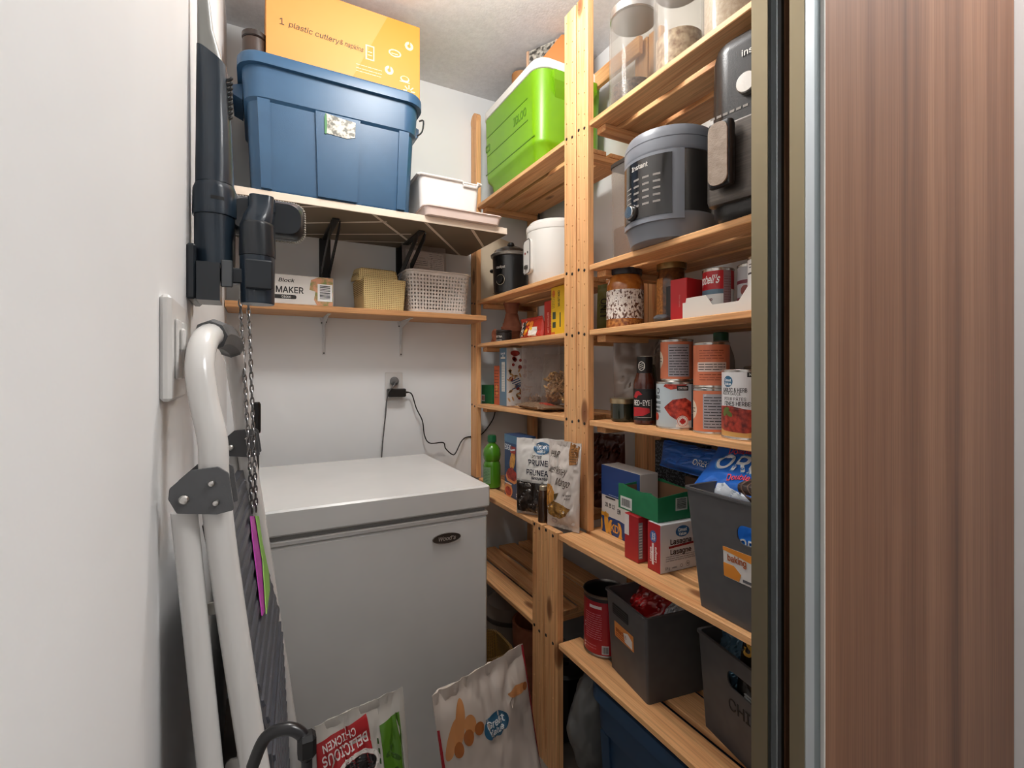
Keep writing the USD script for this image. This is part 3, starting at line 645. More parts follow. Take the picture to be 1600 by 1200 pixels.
def jar_clear(label, x, y, z, r, h, fill, fh, m=GLASS):
    t = thing('storage_jar', label, 'jar', (x, y, z))
    obj('glass', lathe([(r * .9, 0), (r, 0.012), (r, h * .9), (r * .93, h), (r * .93 - .003, h), (r - .004, h * .9), (r - .004, 0.008)], 36), m, t)
    obj('contents', cyl(r - 0.006, 0.009, fh, 28, 0, 0, 0.004), fill, t)
    obj('lid', cyl(r * .97, h + 0.0005, h + 0.03, 32, 0, 0, 0.003), C('#b9b5b0', 0.3, 0.8), t)
    return t
DARKBEAN = noisy('dark_beans', '#241b18', '#6b574b', 90, 0.35, lo=0.4, hi=0.6)
j = jar_clear('big clear canister with dark goods in the bottom, leftmost on the highest right shelf', 1.0, 1.10, S1, 0.072, 0.30, DARKBEAN, 0.10)
jar_clear('clear canister with pale flakes, middle of the canisters on the highest right shelf', 1.0, 0.925, S1, 0.066, 0.27, noisy('pale_flakes', '#8d6a4d', '#d8c3a5', 70, 0.5), 0.14)
jar_clear('clear canister with rice, rightmost of the canisters on the highest right shelf', 1.0, 0.765, S1, 0.066, 0.27, noisy('white_rice', '#c5b39d', '#ded2c0', 120, 0.5), 0.17)

# ================================================================== APPLIANCE SHELF
t = thing('flat_box', 'cream coloured flat box standing on end behind the little black slow cooker', 'box', (0.99, 2.02, S2))
obj('body', extr(Polygon([(-0.085, 0), (0.10, 0), (0.10, 0.29), (-0.03, 0.32), (-0.085, 0.27)]), 0.022, 'y'), C('#dccbb0', 0.5), t)

t = thing('slow_cooker', 'small round black slow cooker with a ringed dial', 'slow cooker', (0.978, 1.842, S2), -62)
GB = C('#131314', 0.22, 0, 0.4)
obj('housing', lathe([(0.062, 0), (0.072, 0.004), (0.076, 0.06), (0.079, 0.16), (0.080, 0.17), (0.074, 0.172), (0.074, 0.16)], 36), GB, t)
obj('rim', lathe([(0.074, 0.1705), (0.086, 0.173), (0.088, 0.182), (0.080, 0.188), (0.07, 0.188)], 36), C('#8d877e', 0.3, 0.6), t)
gl = obj('lid', lathe([(0.078, 0.1885), (0.072, 0.20), (0.045, 0.214), (0.0, 0.219)], 36), C('#2b2521', 0.15, 0, 0.5), t)
obj('knob', lathe([(0.010, 0.219), (0.016, 0.228), (0.012, 0.238)], 16), BLACK, gl)
for s in (-1, 1): obj('handle', moved(bx(-0.016, 0.016, -0.018, 0.018, -0.007, 0.008, 0.005), (s * 0.088, 0, 0.125)), BLACK, t)
F = fcyl(0.0785); F.lift = 0.0
obj('control_plate', moved(loft([ring(0.055, 0.07, 0.008, 0), ring(0.05, 0.05, 0.008, 0.004)]), (0, -0.066, 0.01), rx=0), GB, t)
obj('dial', moved(lathe([(0.016, 0), (0.0155, 0.012), (0.004, 0.013)], 24), (0, -0.077, 0.068), rx=90), BLACK, t)
obj('dial_ring', tube([(0.021 * math.cos(a), -0.079, 0.068 + 0.021 * math.sin(a)) for a in np.linspace(0, 2 * PI, 25)[:-1]], 0.0013, 6, 2, True), C('#bdb49f', 0.3, 0.6), t)
put(t, 'lettering', F, C('#d6d3cd', 0.4), [text('crockpot', 0, 0.122, 0.011, 0.045)], 3)
t = thing('appliance_cable', 'thin black cord hanging on the wall side behind the appliances', 'cord', (1.13, 1.86, S2))
obj('cord', tube([(0, 0, 0.005), (0.005, 0.0, 0.12), (-0.002, -0.005, 0.22), (0.004, 0.0, 0.30), (0, 0, 0.395)], 0.003, 8, 8), BLACK, t)

t = thing('rice_cooker', 'white round rice cooker beside the double posts', 'rice cooker', (1.022, 1.555, S2), -100)
WHT = C('#dedad3', 0.3, 0, 0.25)
obj('body', lathe([(0.085, 0), (0.098, 0.006), (0.104, 0.03), (0.112, 0.08), (0.114, 0.15), (0.113, 0.205)], 40), WHT, t)
obj('lid', lathe([(0.1135, 0.2055), (0.1155, 0.21), (0.1145, 0.228), (0.102, 0.243), (0.06, 0.251), (0, 0.253)], 40), WHT, t)
cp_ = obj('control_panel', moved(extr(Polygon(rrect(0.068, 0.125, 0.016)), 0.014), (0, -0.106, 0.115), rx=90), C('#e3e0da', 0.3), t)
obj('panel_rim', moved(tube([(x, y, 0) for x, y in rrect(0.07, 0.127, 0.017)], 0.0016, 6, 2, True), (0, -0.12, 0.115), rx=90), C('#5a5854', 0.4), cp_)
obj('switch', moved(extr(Polygon(rrect(0.03, 0.014, 0.006)), 0.006), (0, -0.1203, 0.075), rx=90), C('#4d4b47', 0.35), cp_)
obj('indicator', cat(moved(extr(Polygon(rrect(0.008, 0.008, 0.003)), 0.002), (-0.014, -0.1203, 0.13), rx=90)), C('#8e2f27', 0.3), cp_)
obj('indicator', cat(moved(extr(Polygon(rrect(0.008, 0.008, 0.003)), 0.002), (0.014, -0.1203, 0.13), rx=90)), C('#5b5a55', 0.3), cp_)

t = thing('rice_container', 'tall clear food container part filled with brown rice, left of the multicooker', 'container', (1.045, 1.095, S2), -90)
w, dp, h = 0.15, 0.17, 0.30
obj('container', loft([ring(w * .95, dp * .95, .022, 0), ring(w, dp, .025, h), ring(w - .005, dp - .005, .023, h), ring(w * .95 - .005, dp * .95 - .005, .02, 0.004)]), CLEAR, t)
obj('lid', loft([ring(w * .98, dp * .98, .024, h + .0005), ring(w * 1.02, dp * 1.02, .026, h + .002), ring(w * 1.02, dp * 1.02, .026, h + .012), ring(w * .97, dp * .97, .024, h + .016)]), C('#3d3733', 0.4), t)
v = loft([ring(w * .95 - .007, dp * .95 - .007, .02, 0.0045), ring(w * .965 - .007, dp * .965 - .007, .02, 0.112), ring(w * .9, dp * .9, .02, 0.117)])
obj('rice', v, noisy('brown_rice', '#5f432d', '#7d5d41', 220, 0.6, 0.4, 300), t, label='brown rice')

t = thing('multicooker', 'round grey and steel electric multicooker with dark control panel', 'multicooker', (0.941, 0.900, S2), -79)
GP = C('#7c8088', 0.38); r = 0.112
obj('base', lathe([(0.088, 0), (0.098, 0.004), (0.105, 0.03), (0.112, 0.052), (0.112, 0.06)], 48), GP, t)
obj('steel_wall', lathe([(0.108, 0.0605), (0.1095, 0.062), (0.1095, 0.205), (0.108, 0.206)], 48), C('#b9b7b3', 0.2, 1.0), t, label='brushed steel wall')
obj('lid', lathe([(0.112, 0.2065), (0.1145, 0.212), (0.1145, 0.248), (0.106, 0.266), (0.07, 0.279), (0.0, 0.283)], 48), GP, t)
obj('lid_seam', lathe([(0.1148, 0.236), (0.1148, 0.238)], 48), C('#50545c', 0.5), t)
F = fcyl(0.1098)
pa = [(a, z) for a in np.linspace(-0.095, 0.095, 15) for z in (0.04, 0.20)]
def curved_panel(x0, x1, z0, z1, r0, r1, n=14):
    v, f = [], []
    for i in range(n + 1):
        a = -PI / 2 + (x0 + (x1 - x0) * i / n) / r0
        for rr in (r0, r1):
            for z in (z0, z1): v.append((rr * math.cos(a), rr * math.sin(a), z))
    for i in range(n):
        o = 4 * i; q = o + 4
        for (a, b_, c, d_) in ((o, q, q + 1, o + 1), (o + 2, o + 3, q + 3, q + 2), (o + 1, q + 1, q + 3, o + 3), (o, o + 2, q + 2, q)): f += [(a, b_, c), (a, c, d_)]
    e = 4 * n; f += [(0, 1, 3), (0, 3, 2), (e, e + 3, e + 1), (e, e + 2, e + 3)]
    m = trimesh.Trimesh(np.array(v), np.array(f), process=False); m.fix_normals(); return m
fp = obj('front_fascia', curved_panel(-0.092, 0.094, 0.042, 0.206, 0.110, 0.1145), GP, t)
sc = obj('control_panel', curved_panel(-0.084, 0.070, 0.055, 0.198, 0.1147, 0.1158), C('#1d1a19', 0.12, 0, 0.3), t, label='glossy black control panel')
F = fcyl(0.1159)
put(sc, 'lettering', F, C('#d8d2cb', 0.4), [text('Instant', -0.012, 0.182, 0.011, 0.05)], 1)
put(sc, 'button_print', F, C('#8d8781', 0.4), [R(-0.03 + c * 0.028, 0.085 + k * 0.016, -0.012 + c * 0.028, 0.090 + k * 0.016) for k in range(5) for c in range(3)] + [R(-0.06, 0.10 + .012 * k, -0.04, 0.103 + .012 * k) for k in range(4)], 1)
obj('dial', moved(moved(lathe([(0.016, 0), (0.016, 0.010), (0.0145, 0.012), (0, 0.0125)], 28), (0, -0.1160, 0.076), rx=90), rz=-18), C('#c8c6c2', 0.18, 1.0), sc)
obj('dial_collar', moved(moved(lathe([(0.020, 0), (0.0195, 0.004), (0.0165, 0.0042)], 28), (0, -0.1158, 0.076), rx=90), rz=-18), C('#2c2a29', 0.3), sc)
obj('lid_handle', bx(-0.05, 0.05, -0.012, 0.012, 0.279, 0.296, 0.005), C('#5d6169', 0.4), t)

t = thing('air_fryer', 'tall dark air fryer with silver dial and leather-look handle', 'air fryer', (1.008, 0.616, S2), -80)
AF = noisy('air_fryer_black', '#1c1a19', '#242120', 60, 0.28, 0.1, 400)
w, dp = 0.265, 0.27
obj('housing', loft([ring(w * .9, dp * .9, .05, 0, 7), ring(w * .98, dp * .98, .055, 0.012, 7), ring(w, dp, .055, 0.10, 7), ring(w * .985, dp * .98, .055, 0.345, 7), ring(w * .955, dp * .94, .055, 0.368, 7), ring(w * .88, dp * .86, .05, 0.378, 7)]), AF, t, 40)
obj('drawer_front', loft([np.column_stack([ring(w * .86, 0, 0, 0)[:, 0], np.zeros(20), np.zeros(20)])] * 0 or [ring(w * .88, .03, .012, 0.03, 6, 0, -dp / 2 + 0.004), ring(w * .90, .034, .014, 0.04, 6, 0, -dp / 2 + 0.003), ring(w * .90, .034, .014, 0.185, 6, 0, -dp / 2 + 0.003), ring(w * .89, .03, .012, 0.19, 6, 0, -dp / 2 + 0.004)]), noisy('brushed_dark', '#4a4440', '#58524c', 30, 0.35, metal=0.6, stretch=(1, 1, 14)), t)
obj('drawer_gap', loft([ring(w * 1.0, dp * 1.0, .056, 0.193, 7), ring(w * 1.0, dp * 1.0, .056, 0.1965, 7)]), C('#0c0b0b', 0.5), t)
hn = obj('handle', moved(loft([ring(0.046, 0.012, .005, 0), ring(0.05, 0.02, .008, 0.006), ring(0.05, 0.024, .008, 0.12), ring(0.048, 0.02, .008, 0.128)]), (-0.072, -dp / 2 - 0.034, 0.055)), BLACK, t)
obj('handle_pad', moved(extr(Polygon(rrect(0.04, 0.125, 0.016)), 0.004), (-0.072, -dp / 2 - 0.0462, 0.118), rx=90), noisy('taupe_leather', '#948271', '#a59382', 60, 0.5, 0.3, 300), hn, label='taupe leather-look pad')
obj('handle_post', cat(bx(-0.087, -0.057, -dp / 2 - 0.028, -dp / 2 - 0.0145, 0.15, 0.165), ), BLACK, hn)
obj('handle_post', bx(-0.087, -0.057, -dp / 2 - 0.028, -dp / 2 - 0.0145, 0.075, 0.09), BLACK, hn)
obj('dial', moved(lathe([(0.021, 0), (0.021, 0.014), (0.019, 0.016), (0, 0.0165)], 32), (-0.034, -dp / 2 + 0.004, 0.258), rx=90), C('#a9a5a0', 0.3, 1.0), t)
put(t, 'lettering', fbox(w, dp, 0.37), C('#dcd8d2', 0.4), [text('instant', -0.048, 0.325, 0.012, 0.055, True, 0, 'l')], -2)
put(t, 'symbol_print', fbox(w, dp, 0.37), C('#8c857d', 0.4), [R(-0.115 + .014 * k, 0.215, -0.105 + .014 * k, 0.220) for k in range(6)], -2)

# ================================================================== THIRD SHELF
TERRA = noisy('terracotta', '#94583f', '#a8694c', 25, 0.75, 0.2, 300)
def pot(name, label, x, y, z, r, h, flip=False, group='terracotta pots on the third shelf'):
    t = thing(name, label, 'flowerpot', (x, y, z), 0, group)
    pr = [(r * .68, 0), (r * .92, h * .72), (r, h * .72), (r * 1.02, h), (r * .92, h), (r * .85, h * .7), (r * .6, h * .06)]
    m = lathe(pr, 28)
    if flip: m = moved(m, (0, 0, h), rx=180)
    obj('pot', m, TERRA, t)
    return t
pot('flower_pot', 'terracotta pot at the foot of the little stack of pots', 1.005, 1.885, S3, 0.046, 0.072)
pot('flower_pot', 'upturned terracotta pot in the middle of the stack of pots', 1.005, 1.885, S3 + 0.0725, 0.040, 0.058, True)
pot('flower_pot', 'small terracotta pot topping the stack of pots', 1.005, 1.885, S3 + 0.131, 0.037, 0.056)
pot('flower_pot', 'small terracotta pot left of the stack, by the far post', 0.965, 1.945, S3, 0.030, 0.05, True)
pot('flower_pot', 'terracotta pot in the shade behind the sweet bag', 1.08, 1.75, S3, 0.042, 0.085, True)
t = thing('saucer', 'thin terracotta saucer tilted against the little pots', 'saucer', (0.930, 1.905, S3 + 0.001), 0, rx=0, ry=0)
obj('saucer', moved(lathe([(0.026, 0), (0.031, 0.008), (0.028, 0.008), (0.024, 0.003)], 24), (0, 0, 0.0305), ry=78), TERRA, t)
t = thing('food_tin', 'small black tin with red marking in front of the terracotta stack', 'tin', (0.930, 1.815, S3), -90)
obj('body', cyl(0.033, 0, 0.040, 24, 0, 0, 0.002), C('#211c1b', 0.35), t); obj('lid', cyl(0.034, 0.0405, 0.05, 24, 0, 0, 0.002), C('#2d2725', 0.3), t)
put(t, 'printing', fcyl(0.033), C('#b32a25', 0.4), [E(-0.016, 0.026, 0.011, 0.008)], 1); put(t, 'lettering', fcyl(0.033), C('#d9d2cb', 0.4), [text('EXTRA', 0.012, 0.022, 0.008)] + lines(-0.02, 0.03, (0.008, 0.004), 0.002, 2), 2)

def bag(name, label, cat_, loc, rz, w, h, tk, m, seed, prints=(), rx=0, ry=0, group=None, **kw):
    p = Pouch(w, h, tk, seed, **kw); t = thing(name, label, cat_, loc, rz, group, rx, ry); b_ = obj('bag', p.mesh(), m, t); f = p.face()
    for k, (nm, mm, sh) in enumerate(prints): put(t, nm, f, mm, sh, k)
    return t, p
FOIL = lambda c, r=0.3: C(c, r, 0, 0.25)
bag('sweet_bag', 'crumpled sweet bag with orange, black and white stripes, left of the red box', 'bag', (0.952, 1.615, S3), -90, 0.165, 0.085, 0.07, FOIL('#c83a2a'), 7,
    [('stripe', FOIL('#e9e2da'), [R(-0.062, 0.012, -0.05, 0.07)]), ('stripe', FOIL('#e9e2da'), [R(-0.036, 0.012, -0.026, 0.075)]), ('white_panel', FOIL('#e9e2da'), [R(0.02, 0.01, 0.06, 0.045)]), ('stripe', FOIL('#23201f'), [R(-0.049, 0.012, -0.037, 0.07)]), ('stripe', FOIL('#23201f'), [R(-0.025, 0.012, -0.016, 0.075)]),
     ('sweets_print', FOIL('#ec8a2c'), [E(0.0, 0.03, 0.014), E(0.022, 0.055, 0.014), E(-0.005, 0.062, 0.01)]), ('sweets_print', FOIL('#f0c53a'), [E(0.002, 0.032, 0.006), E(0.03, 0.04, 0.007)])], foot=0.01, top=0.12)
def carton(name, label, loc, rz, w, d, h, m, cat_='box', group=None, open_top=None, rx=0):
    t = thing(name, label, cat_, loc, rz, group, rx); obj('carton', cbox(w, d, h, 0.0012), m, t, False)
    return t, fbox(w, d, h), (lambda s: fbox(w, d, h, s))
t, F, G = carton('grocery_box', 'plain red slim box standing left of the yellow one', (1.02, 1.492, S3), -90, 0.066, 0.14, 0.135, C('#b32d22', 0.45))
put(t, 'lettering', F, C('#e0a295', 0.5), [text('HOT CHOCOLATE', -0.004, 0.055, 0.010, 0.075, True, 90)] + lines(0.008, 0.02, [0.03 + .006 * k for k in range(10)], 0.002, 3), 1)
t, F, G = carton('grocery_box', 'bright yellow box touching the double posts', (0.967, 1.393, S3), -90, 0.11, 0.072, 0.173, C('#e5b823', 0.45))
put(t, 'lettering', F, C('#3f4a3a', 0.5), [text('MUSTARD', -0.005, 0.13, 0.012, 0.055, True, 90), R(-0.045, 0.06, -0.025, 0.085), R(-0.045, 0.03, -0.025, 0.05), R(-0.0, 0.03, 0.006, 0.08)] + lines(-0.05, -0.03, [0.10 + .006 * k for k in range(9)], 0.002, 4), 1)
put(t, 'printing', F, C('#d8732a', 0.5), [E(-0.038, 0.150, 0.009, 0.012), R(-0.055, 0.0, -0.03, 0.015)], 1)
bag('snack_bag', 'olive green bag with black lettering just right of the double posts', 'bag', (1.035, 1.232, S3), -50, 0.11, 0.165, 0.05, C('#6c6a2c', 0.4), 11,
    [('lettering', C('#1f1d17', 0.5), [text('UNO', -0.03, 0.085, 0.022, 0.06, True, 90), text('CRÈME', 0.0, 0.085, 0.02, 0.08, True, 90)])])

def jar(name, label, x, y, z, r, h, m, lidm, rz=-75, neck=0.8, lidh=0.02, cat_='jar'):
    t = thing(name, label, cat_, (x, y, z), rz)
    obj('jar', lathe([(r * .85, 0), (r * .97, 0.004), (r, 0.012), (r, h * .68), (r * .97, h * .76), (r * neck, h * .88), (r * neck, h - lidh)], 36), m, t)
    obj('lid', lathe([(r * neck + .004, h - lidh + .0005), (r * neck + .005, h - lidh + .003), (r * neck + .005, h - .002), (r * neck + .002, h)], 32), lidm, t)
    return t
ORJ = noisy('orange_preserve', '#a35a20', '#c07a35', 50, 0.15, coat=0.6)
t = jar('preserve_jar', 'big glass jar of orange-brown preserve with dark lid and white script label', 0.978, 1.012 + 0.10, S3, 0.055, 0.180, ORJ, C('#24252c', 0.3), -50)
LB = noisy('script_label', '#5f3a27', '#e9e1d8', 150, 0.5, lo=0.42, hi=0.52, stretch=(1, 1, .7), detail=2)
F = fcyl(0.055); put(t, 'paper_label', F, LB, [R(-0.075, 0.03, 0.075, 0.115, 0.004)], 1)
put(t, 'lettering', F, C('#f0ebe4', 0.5), [text('BOUJEE', 0.012, 0.085, 0.02, 0.07), text('SOUP', 0.0, 0.055, 0.02, 0.05)], 2)
put(t, 'contents_band', F, noisy('chunky_preserve', '#7a3f1f', '#c98a4a', 120, 0.3), [R(-0.08, 0.006, 0.08, 0.028)], 1)
t = jar('preserve_jar', 'jar of brown nuts with a brass lid behind the orange preserve', 1.035, 0.985, S3, 0.040, 0.180, noisy('brown_nuts', '#3f2413', '#7c4a24', 60, 0.2, coat=0.5), C('#8f7547', 0.35, 0.8), -50, 0.88)
put(t, 'paper_label', fcyl(0.040), noisy('nut_print', '#8a5220', '#c88c48', 160, 0.5), [R(-0.06, 0.012, -0.022, 0.135)], 1)
t, F, G = carton('spice_box', 'narrow black and white packet between nut jar and red carton', (0.985, 0.918, S3), -80, 0.034, 0.05, 0.10, C('#1f1d1d', 0.4))
put(t, 'printing', F, C('#d9d6d2', 0.5), [R(0.004, 0.02, 0.016, 0.10)], 1)
t = thing('bag_tie', 'small grey crumpled bundle at the foot of the narrow packet', 'bundle', (0.915, 0.905, S3))
bl = trimesh.creation.icosphere(3, 1.0); bl.vertices = bl.vertices * (1 + 0.3 * (meshkit.fbm(bl.vertices * 2.2 + 3, 3, 4)[:, None] - 0.5)) * [0.018, 0.022, 0.011] + [0, 0, 0.011]; bl.vertices[:, 2] = np.maximum(bl.vertices[:, 2], 0)
obj('bundle', bl, C('#4a4b4e', 0.6), t)
t, F, G = carton('grocery_box', 'red carton flap end standing left of the red and white soup tin', (0.982, 0.862, S3), -84, 0.048, 0.12, 0.105, C('#b3161c', 0.4))
put(t, 'small_print', F, C('#d98f88', 0.5), [text('tomato soup', 0.003, 0.05, 0.004, 0.03, False, 90)], 1)

def can(name, label, x, y, z, r, h, m, rz, rim=True):
    t = thing(name, label, 'tin can', (x, y, z), rz)
    b_ = obj('can', lathe([(r - .004, 0.0015), (r - .001, 0), (r, 0.0015), (r, 0.004), (r - .0012, 0.006), (r - .0012, h - .006), (r, h - .004), (r, h - .001), (r - .001, h), (r - .003, h - .001), (r - .0035, h - .004)], 40), TIN, t)
    F = fcyl(r - .0012); put(t, 'label_wrap', F, m, [R(-PI * r * .995, 0.0062, PI * r * .995, h - .0062)], 0)
    return t, F
RED = C('#b01820', 0.35); PALE = C('#d9d7d4', 0.4)
t, F = can('soup_can', 'red and white soup tin in the white tray, leftmost tin', 0.982, 0.788, S3 + .0015, 0.036, 0.118, PALE, -52)
put(t, 'red_band', F, RED, [R(-0.11, 0.068, 0.012, 0.1115), R(0.032, 0.068, 0.11, 0.1115)], 1); put(t, 'fact_panel', F, C('#8a6a6a', 0.5), [R(0.012, 0.0065, 0.032, 0.1115)], 1)
put(t, 'blue_band', F, C('#5c7586', 0.4), [R(-0.11, 0.057, 0.012, 0.068)], 1)
put(t, 'lettering', F, C('#f1edea', 0.4), [text("Campbell's", -0.036, 0.092, 0.019, 0.075, True, 0, 'c', 0.3)], 2); put(t, 'small_print', F, C('#6f3a38', 0.4), [text('soup', -0.022, 0.045, 0.007, 0.02)] + lines(-0.05, 0.008, (0.03, 0.024), 0.003, 3) + lines(0.014, 0.031, [0.012 + .006 * k for k in range(15)], 0.002, 8), 2)
t, F = can('soup_can', 'soup tin with grey and dark red bands, second tin in the white tray', 1.008, 0.712, S3 + .0015, 0.036, 0.118, C('#a9a7a8', 0.4), -52)
put(t, 'red_band', F, C('#6c2430', 0.4), [R(-0.11, 0.074, 0.11, 0.082), R(-0.11, 0.036, 0.11, 0.043)], 1); put(t, 'picture', F, C('#7a3a34', 0.4), [E(-0.02, 0.058, 0.012)], 1)
t, F = can('soup_can', 'tin with white label and orange ring, nearest the door in the white tray', 0.955, 0.647, S3 + .0015, 0.036, 0.118, C('#dcd9d4', 0.4), -45)
put(t, 'printing', F, C('#c8642a', 0.4), [E(-0.004, 0.098, 0.013).difference(E(-0.004, 0.098, 0.007))], 1); put(t, 'printing', F, C('#3b3534', 0.4), lines(-0.045, -0.02, (0.10, 0.094), 0.003, 2) + [R(-0.05, 0.08, 0.03, 0.084)], 1)
t = thing('cardboard_tray', 'white cut-out cardboard tray around the soup tins', 'tray', (0.99, 0.640, S3), -90)
CW = C('#d8d3cb', 0.6)
obj('base', bx(-0.19, 0.19, -0.085, 0.06, 0, 0.0012), CW, t)
fr = Polygon([(-0.185, 0.0013), (0.19, 0.0013), (0.19, 0.062), (0.03, 0.060), (0.022, 0.058), (-0.005, 0.026), (-0.055, 0.026), (-0.088, 0.027), (-0.100, 0.050), (-0.128, 0.051), (-0.178, 0.042), (-0.185, 0.038)])
fr = Polygon([(-0.185, 0.0013), (0.19, 0.0013), (0.19, 0.060), (-0.012, 0.054), (-0.034, 0.026), (-0.100, 0.026), (-0.118, 0.050), (-0.174, 0.050), (-0.176, 0.040), (-0.185, 0.039)])
obj('front_wall', moved(extr(fr, 0.0015, 'y'), (0, -0.0865, 0)), CW, t, False)
obj('end_wall', bx(-0.1865, -0.185, -0.085, 0.06, 0.0013, 0.04), CW, t); obj('end_wall', bx(0.19, 0.1915, -0.085, 0.06, 0.0013, 0.06), CW, t)

# ================================================================== FOURTH SHELF
t, F, G = carton('grocery_box', 'small dark green box by the far post on the fourth shelf', (0.985, 1.985, S4), -90, 0.115, 0.11, 0.083, C('#1d6b40', 0.5))
put(t, 'barcode_label', F, C('#e3e3e0', 0.5), [R(-0.055, 0.008, -0.02, 0.038)], 1); put(t, 'barcode', F, C('#9a4a3e', 0.5), barcode(-0.053, 0.01, -0.022, 0.036, 3), 2)
t, F, G = carton('grocery_box', 'narrow orange packet between the dark green box and the pale cereal box', (0.985, 1.884, S4), -90, 0.052, 0.11, 0.17, C('#c8603a', 0.5))
put(t, 'printing', F, C('#7d3722', 0.5), lines(-0.018, 0.018, [0.03 + .013 * k for k in range(10)], 0.005, 6), 1); put(t, 'printing', F, C('#e09a52', 0.5), [E(0, 0.075, 0.012), E(0.004, 0.05, 0.008)], 1)
t, F, G = carton('cereal_box', 'tall pale cereal box printed with red berries, blue spine', (1.025, 1.822, S4), 0, 0.19, 0.066, 0.245, C('#d8d2cd', 0.45), 'cereal box')
L_ = G('left'); BLU = C('#5f7f96', 0.45)
put(t, 'blue_spine', L_, BLU, [R(-0.0325, 0, 0.0325, 0.2445)], 1, 'blue spine'); put(t, 'fact_panel', L_, C('#ded9d0', 0.5), [R(-0.012, 0.06, 0.018, 0.185), R(-0.02, 0.198, 0.02, 0.206)], 2)
put(t, 'lettering', L_, C('#e9ecee', 0.5), [text('special', 0, 0.222, 0.009, 0.04), R(-0.005, 0.208, 0.005, 0.213)], 2); put(t, 'small_print', L_, C('#9a948c', 0.5), lines(-0.01, 0.016, [0.066 + .007 * k for k in range(16)], 0.003, 2), 3)
rnd = random.Random(5)
each(t, 'berry', F, C('#8e2f28', 0.4), [E(-0.075 + rnd.random() * 0.07, 0.03 + rnd.random() * 0.18, 0.006 + rnd.random() * 0.004) for _ in range(14)] + [E(-0.055, 0.222, 0.022, 0.012)], 1)
put(t, 'flake', F, C('#c99a6a', 0.4), [affinity.rotate(E(-0.085 + rnd.random() * 0.11, 0.02 + rnd.random() * 0.13, 0.004, 0.010), rnd.random() * 180) for _ in range(34)], 2)
put(t, 'blue_print', F, C('#3f5a7d', 0.4), [affinity.rotate(R(-0.085 + rnd.random() * 0.04, 0.075 + k * 0.008, -0.05 + rnd.random() * 0.03, 0.079 + k * 0.008), 20) for k in range(5)], 3)
pp = Pouch(0.19, 0.25, 0.10, 21, 0.009, 0.30, foot=0.01)
t = thing('pasta_bag', 'big crinkled clear plastic bag with some pasta in its foot', 'bag', (1.01, 1.655, S4), -68, rx=-3)
obj('bag', pp.mesh(40, 40), MILKY, t)
PASTA = noisy('pasta_pieces', '#9a6c40', '#d9b078', 40, 0.5)
def spirals(n, cx, cy, cz, sx, sy, sz, seed, L=0.03, r=0.004):
    rn = random.Random(seed); out = []
    for _ in range(n):
        o = np.array([cx + rn.uniform(-sx, sx), cy + rn.uniform(-sy, sy), cz + rn.uniform(0, sz)]); d_ = np.array([rn.uniform(-1, 1), rn.uniform(-1, 1), rn.uniform(-.5, .5)]); d_ /= np.linalg.norm(d_)
        out.append(tube([o - d_ * L / 2, o - d_ * L / 6 + [0, 0, .003], o + d_ * L / 6 - [0, 0, .002], o + d_ * L / 2], r, 6, 2))
    return cat(*out)
tag(obj('pasta', spirals(60, 0.02, 0, 0.012, 0.055, 0.018, 0.03, 3), PASTA, t), kind='stuff')
p2 = Pouch(0.13, 0.185, 0.085, 23, 0.008, 0.34, foot=0.01)
t = thing('pasta_bag', 'smaller clear bag full of golden spiral pasta beside the double posts', 'bag', (0.975, 1.475, S4 + .028), -55, rx=-8)
obj('bag', p2.mesh(34, 34), CLEAR, t)
tag(obj('pasta', spirals(150, 0, 0.004, 0.012, 0.042, 0.018, 0.10, 8), PASTA, t), kind='stuff')
p3 = Pouch(0.23, 0.14, 0.03, 25, 0.005)
t = thing('snack_bag', 'flat brown snack packet lying under the pasta bags', 'bag', (0.90, 1.55, S4 + .016), -90, rx=-90)
obj('bag', p3.mesh(), FOIL('#8a7058'), t); put(t, 'printing', p3.face(), FOIL('#b5402f'), [R(0.04, 0.02, 0.09, 0.06)], 0); put(t, 'printing', p3.face(), FOIL('#23262e'), [R(0.02, 0.03, 0.04, 0.07)], 0)

bag('plastic_bag', 'grey-brown loose plastic bag of pale food at the left of the tinned food shelf', 'bag', (1.075, 1.110, S4), -35, 0.22, 0.245, 0.08, C('#94857b', 0.3, 0, 0.2), 31, wr=0.006, top=0.25, foot=0.01)
t = jar('condiment_jar', 'squat dark green jar with a gold lid on the tinned food shelf', 0.948, 1.090, S4, 0.034, 0.068, C('#20261c', 0.12, 0, 0.6), C('#b8a888', 0.3, 0.9), -60, 0.93, 0.016)
def bottle(name, label, x, y, z, r, h, m, capm, rz=-60, neck=0.42, sh=0.55, caph=0.045, capr=None, cat_='bottle'):
    t = thing(name, label, cat_, (x, y, z), rz)
    obj('bottle', lathe([(r * .88, 0), (r, 0.004), (r, h * sh), (r * .93, h * (sh + .07)), (r * (neck + .12), h * (sh + .2)), (r * neck, h * (sh + .26)), (r * neck, h - caph)], 32), m, t)
    cr = capr or r * neck + .003
    obj('cap', lathe([(cr, h - caph + .0005), (cr, h - .002), (cr - .002, h)], 24), capm, t)
    return t
t = bottle('sauce_bottle', 'dark red sauce bottle with black cap and black label', 0.952, 1.004, S4, 0.030, 0.186, C('#4a1a0e', 0.08, 0, 0.7), C('#181516', 0.35), -50, 0.55, 0.58, 0.05, 0.0215)
F = fcyl(0.030); put(t, 'paper_label', F, C('#1a1718', 0.4), [R(-0.045, 0.012, 0.06, 0.098)], 0)
put(t, 'lettering', F, C('#e6e2de', 0.4), [text('RED-EYE', -0.006, 0.060, 0.014, 0.048)] + [R(0.022, 0.02, 0.0228, 0.07), R(-0.03, 0.02, 0.022, 0.0207)], 1)
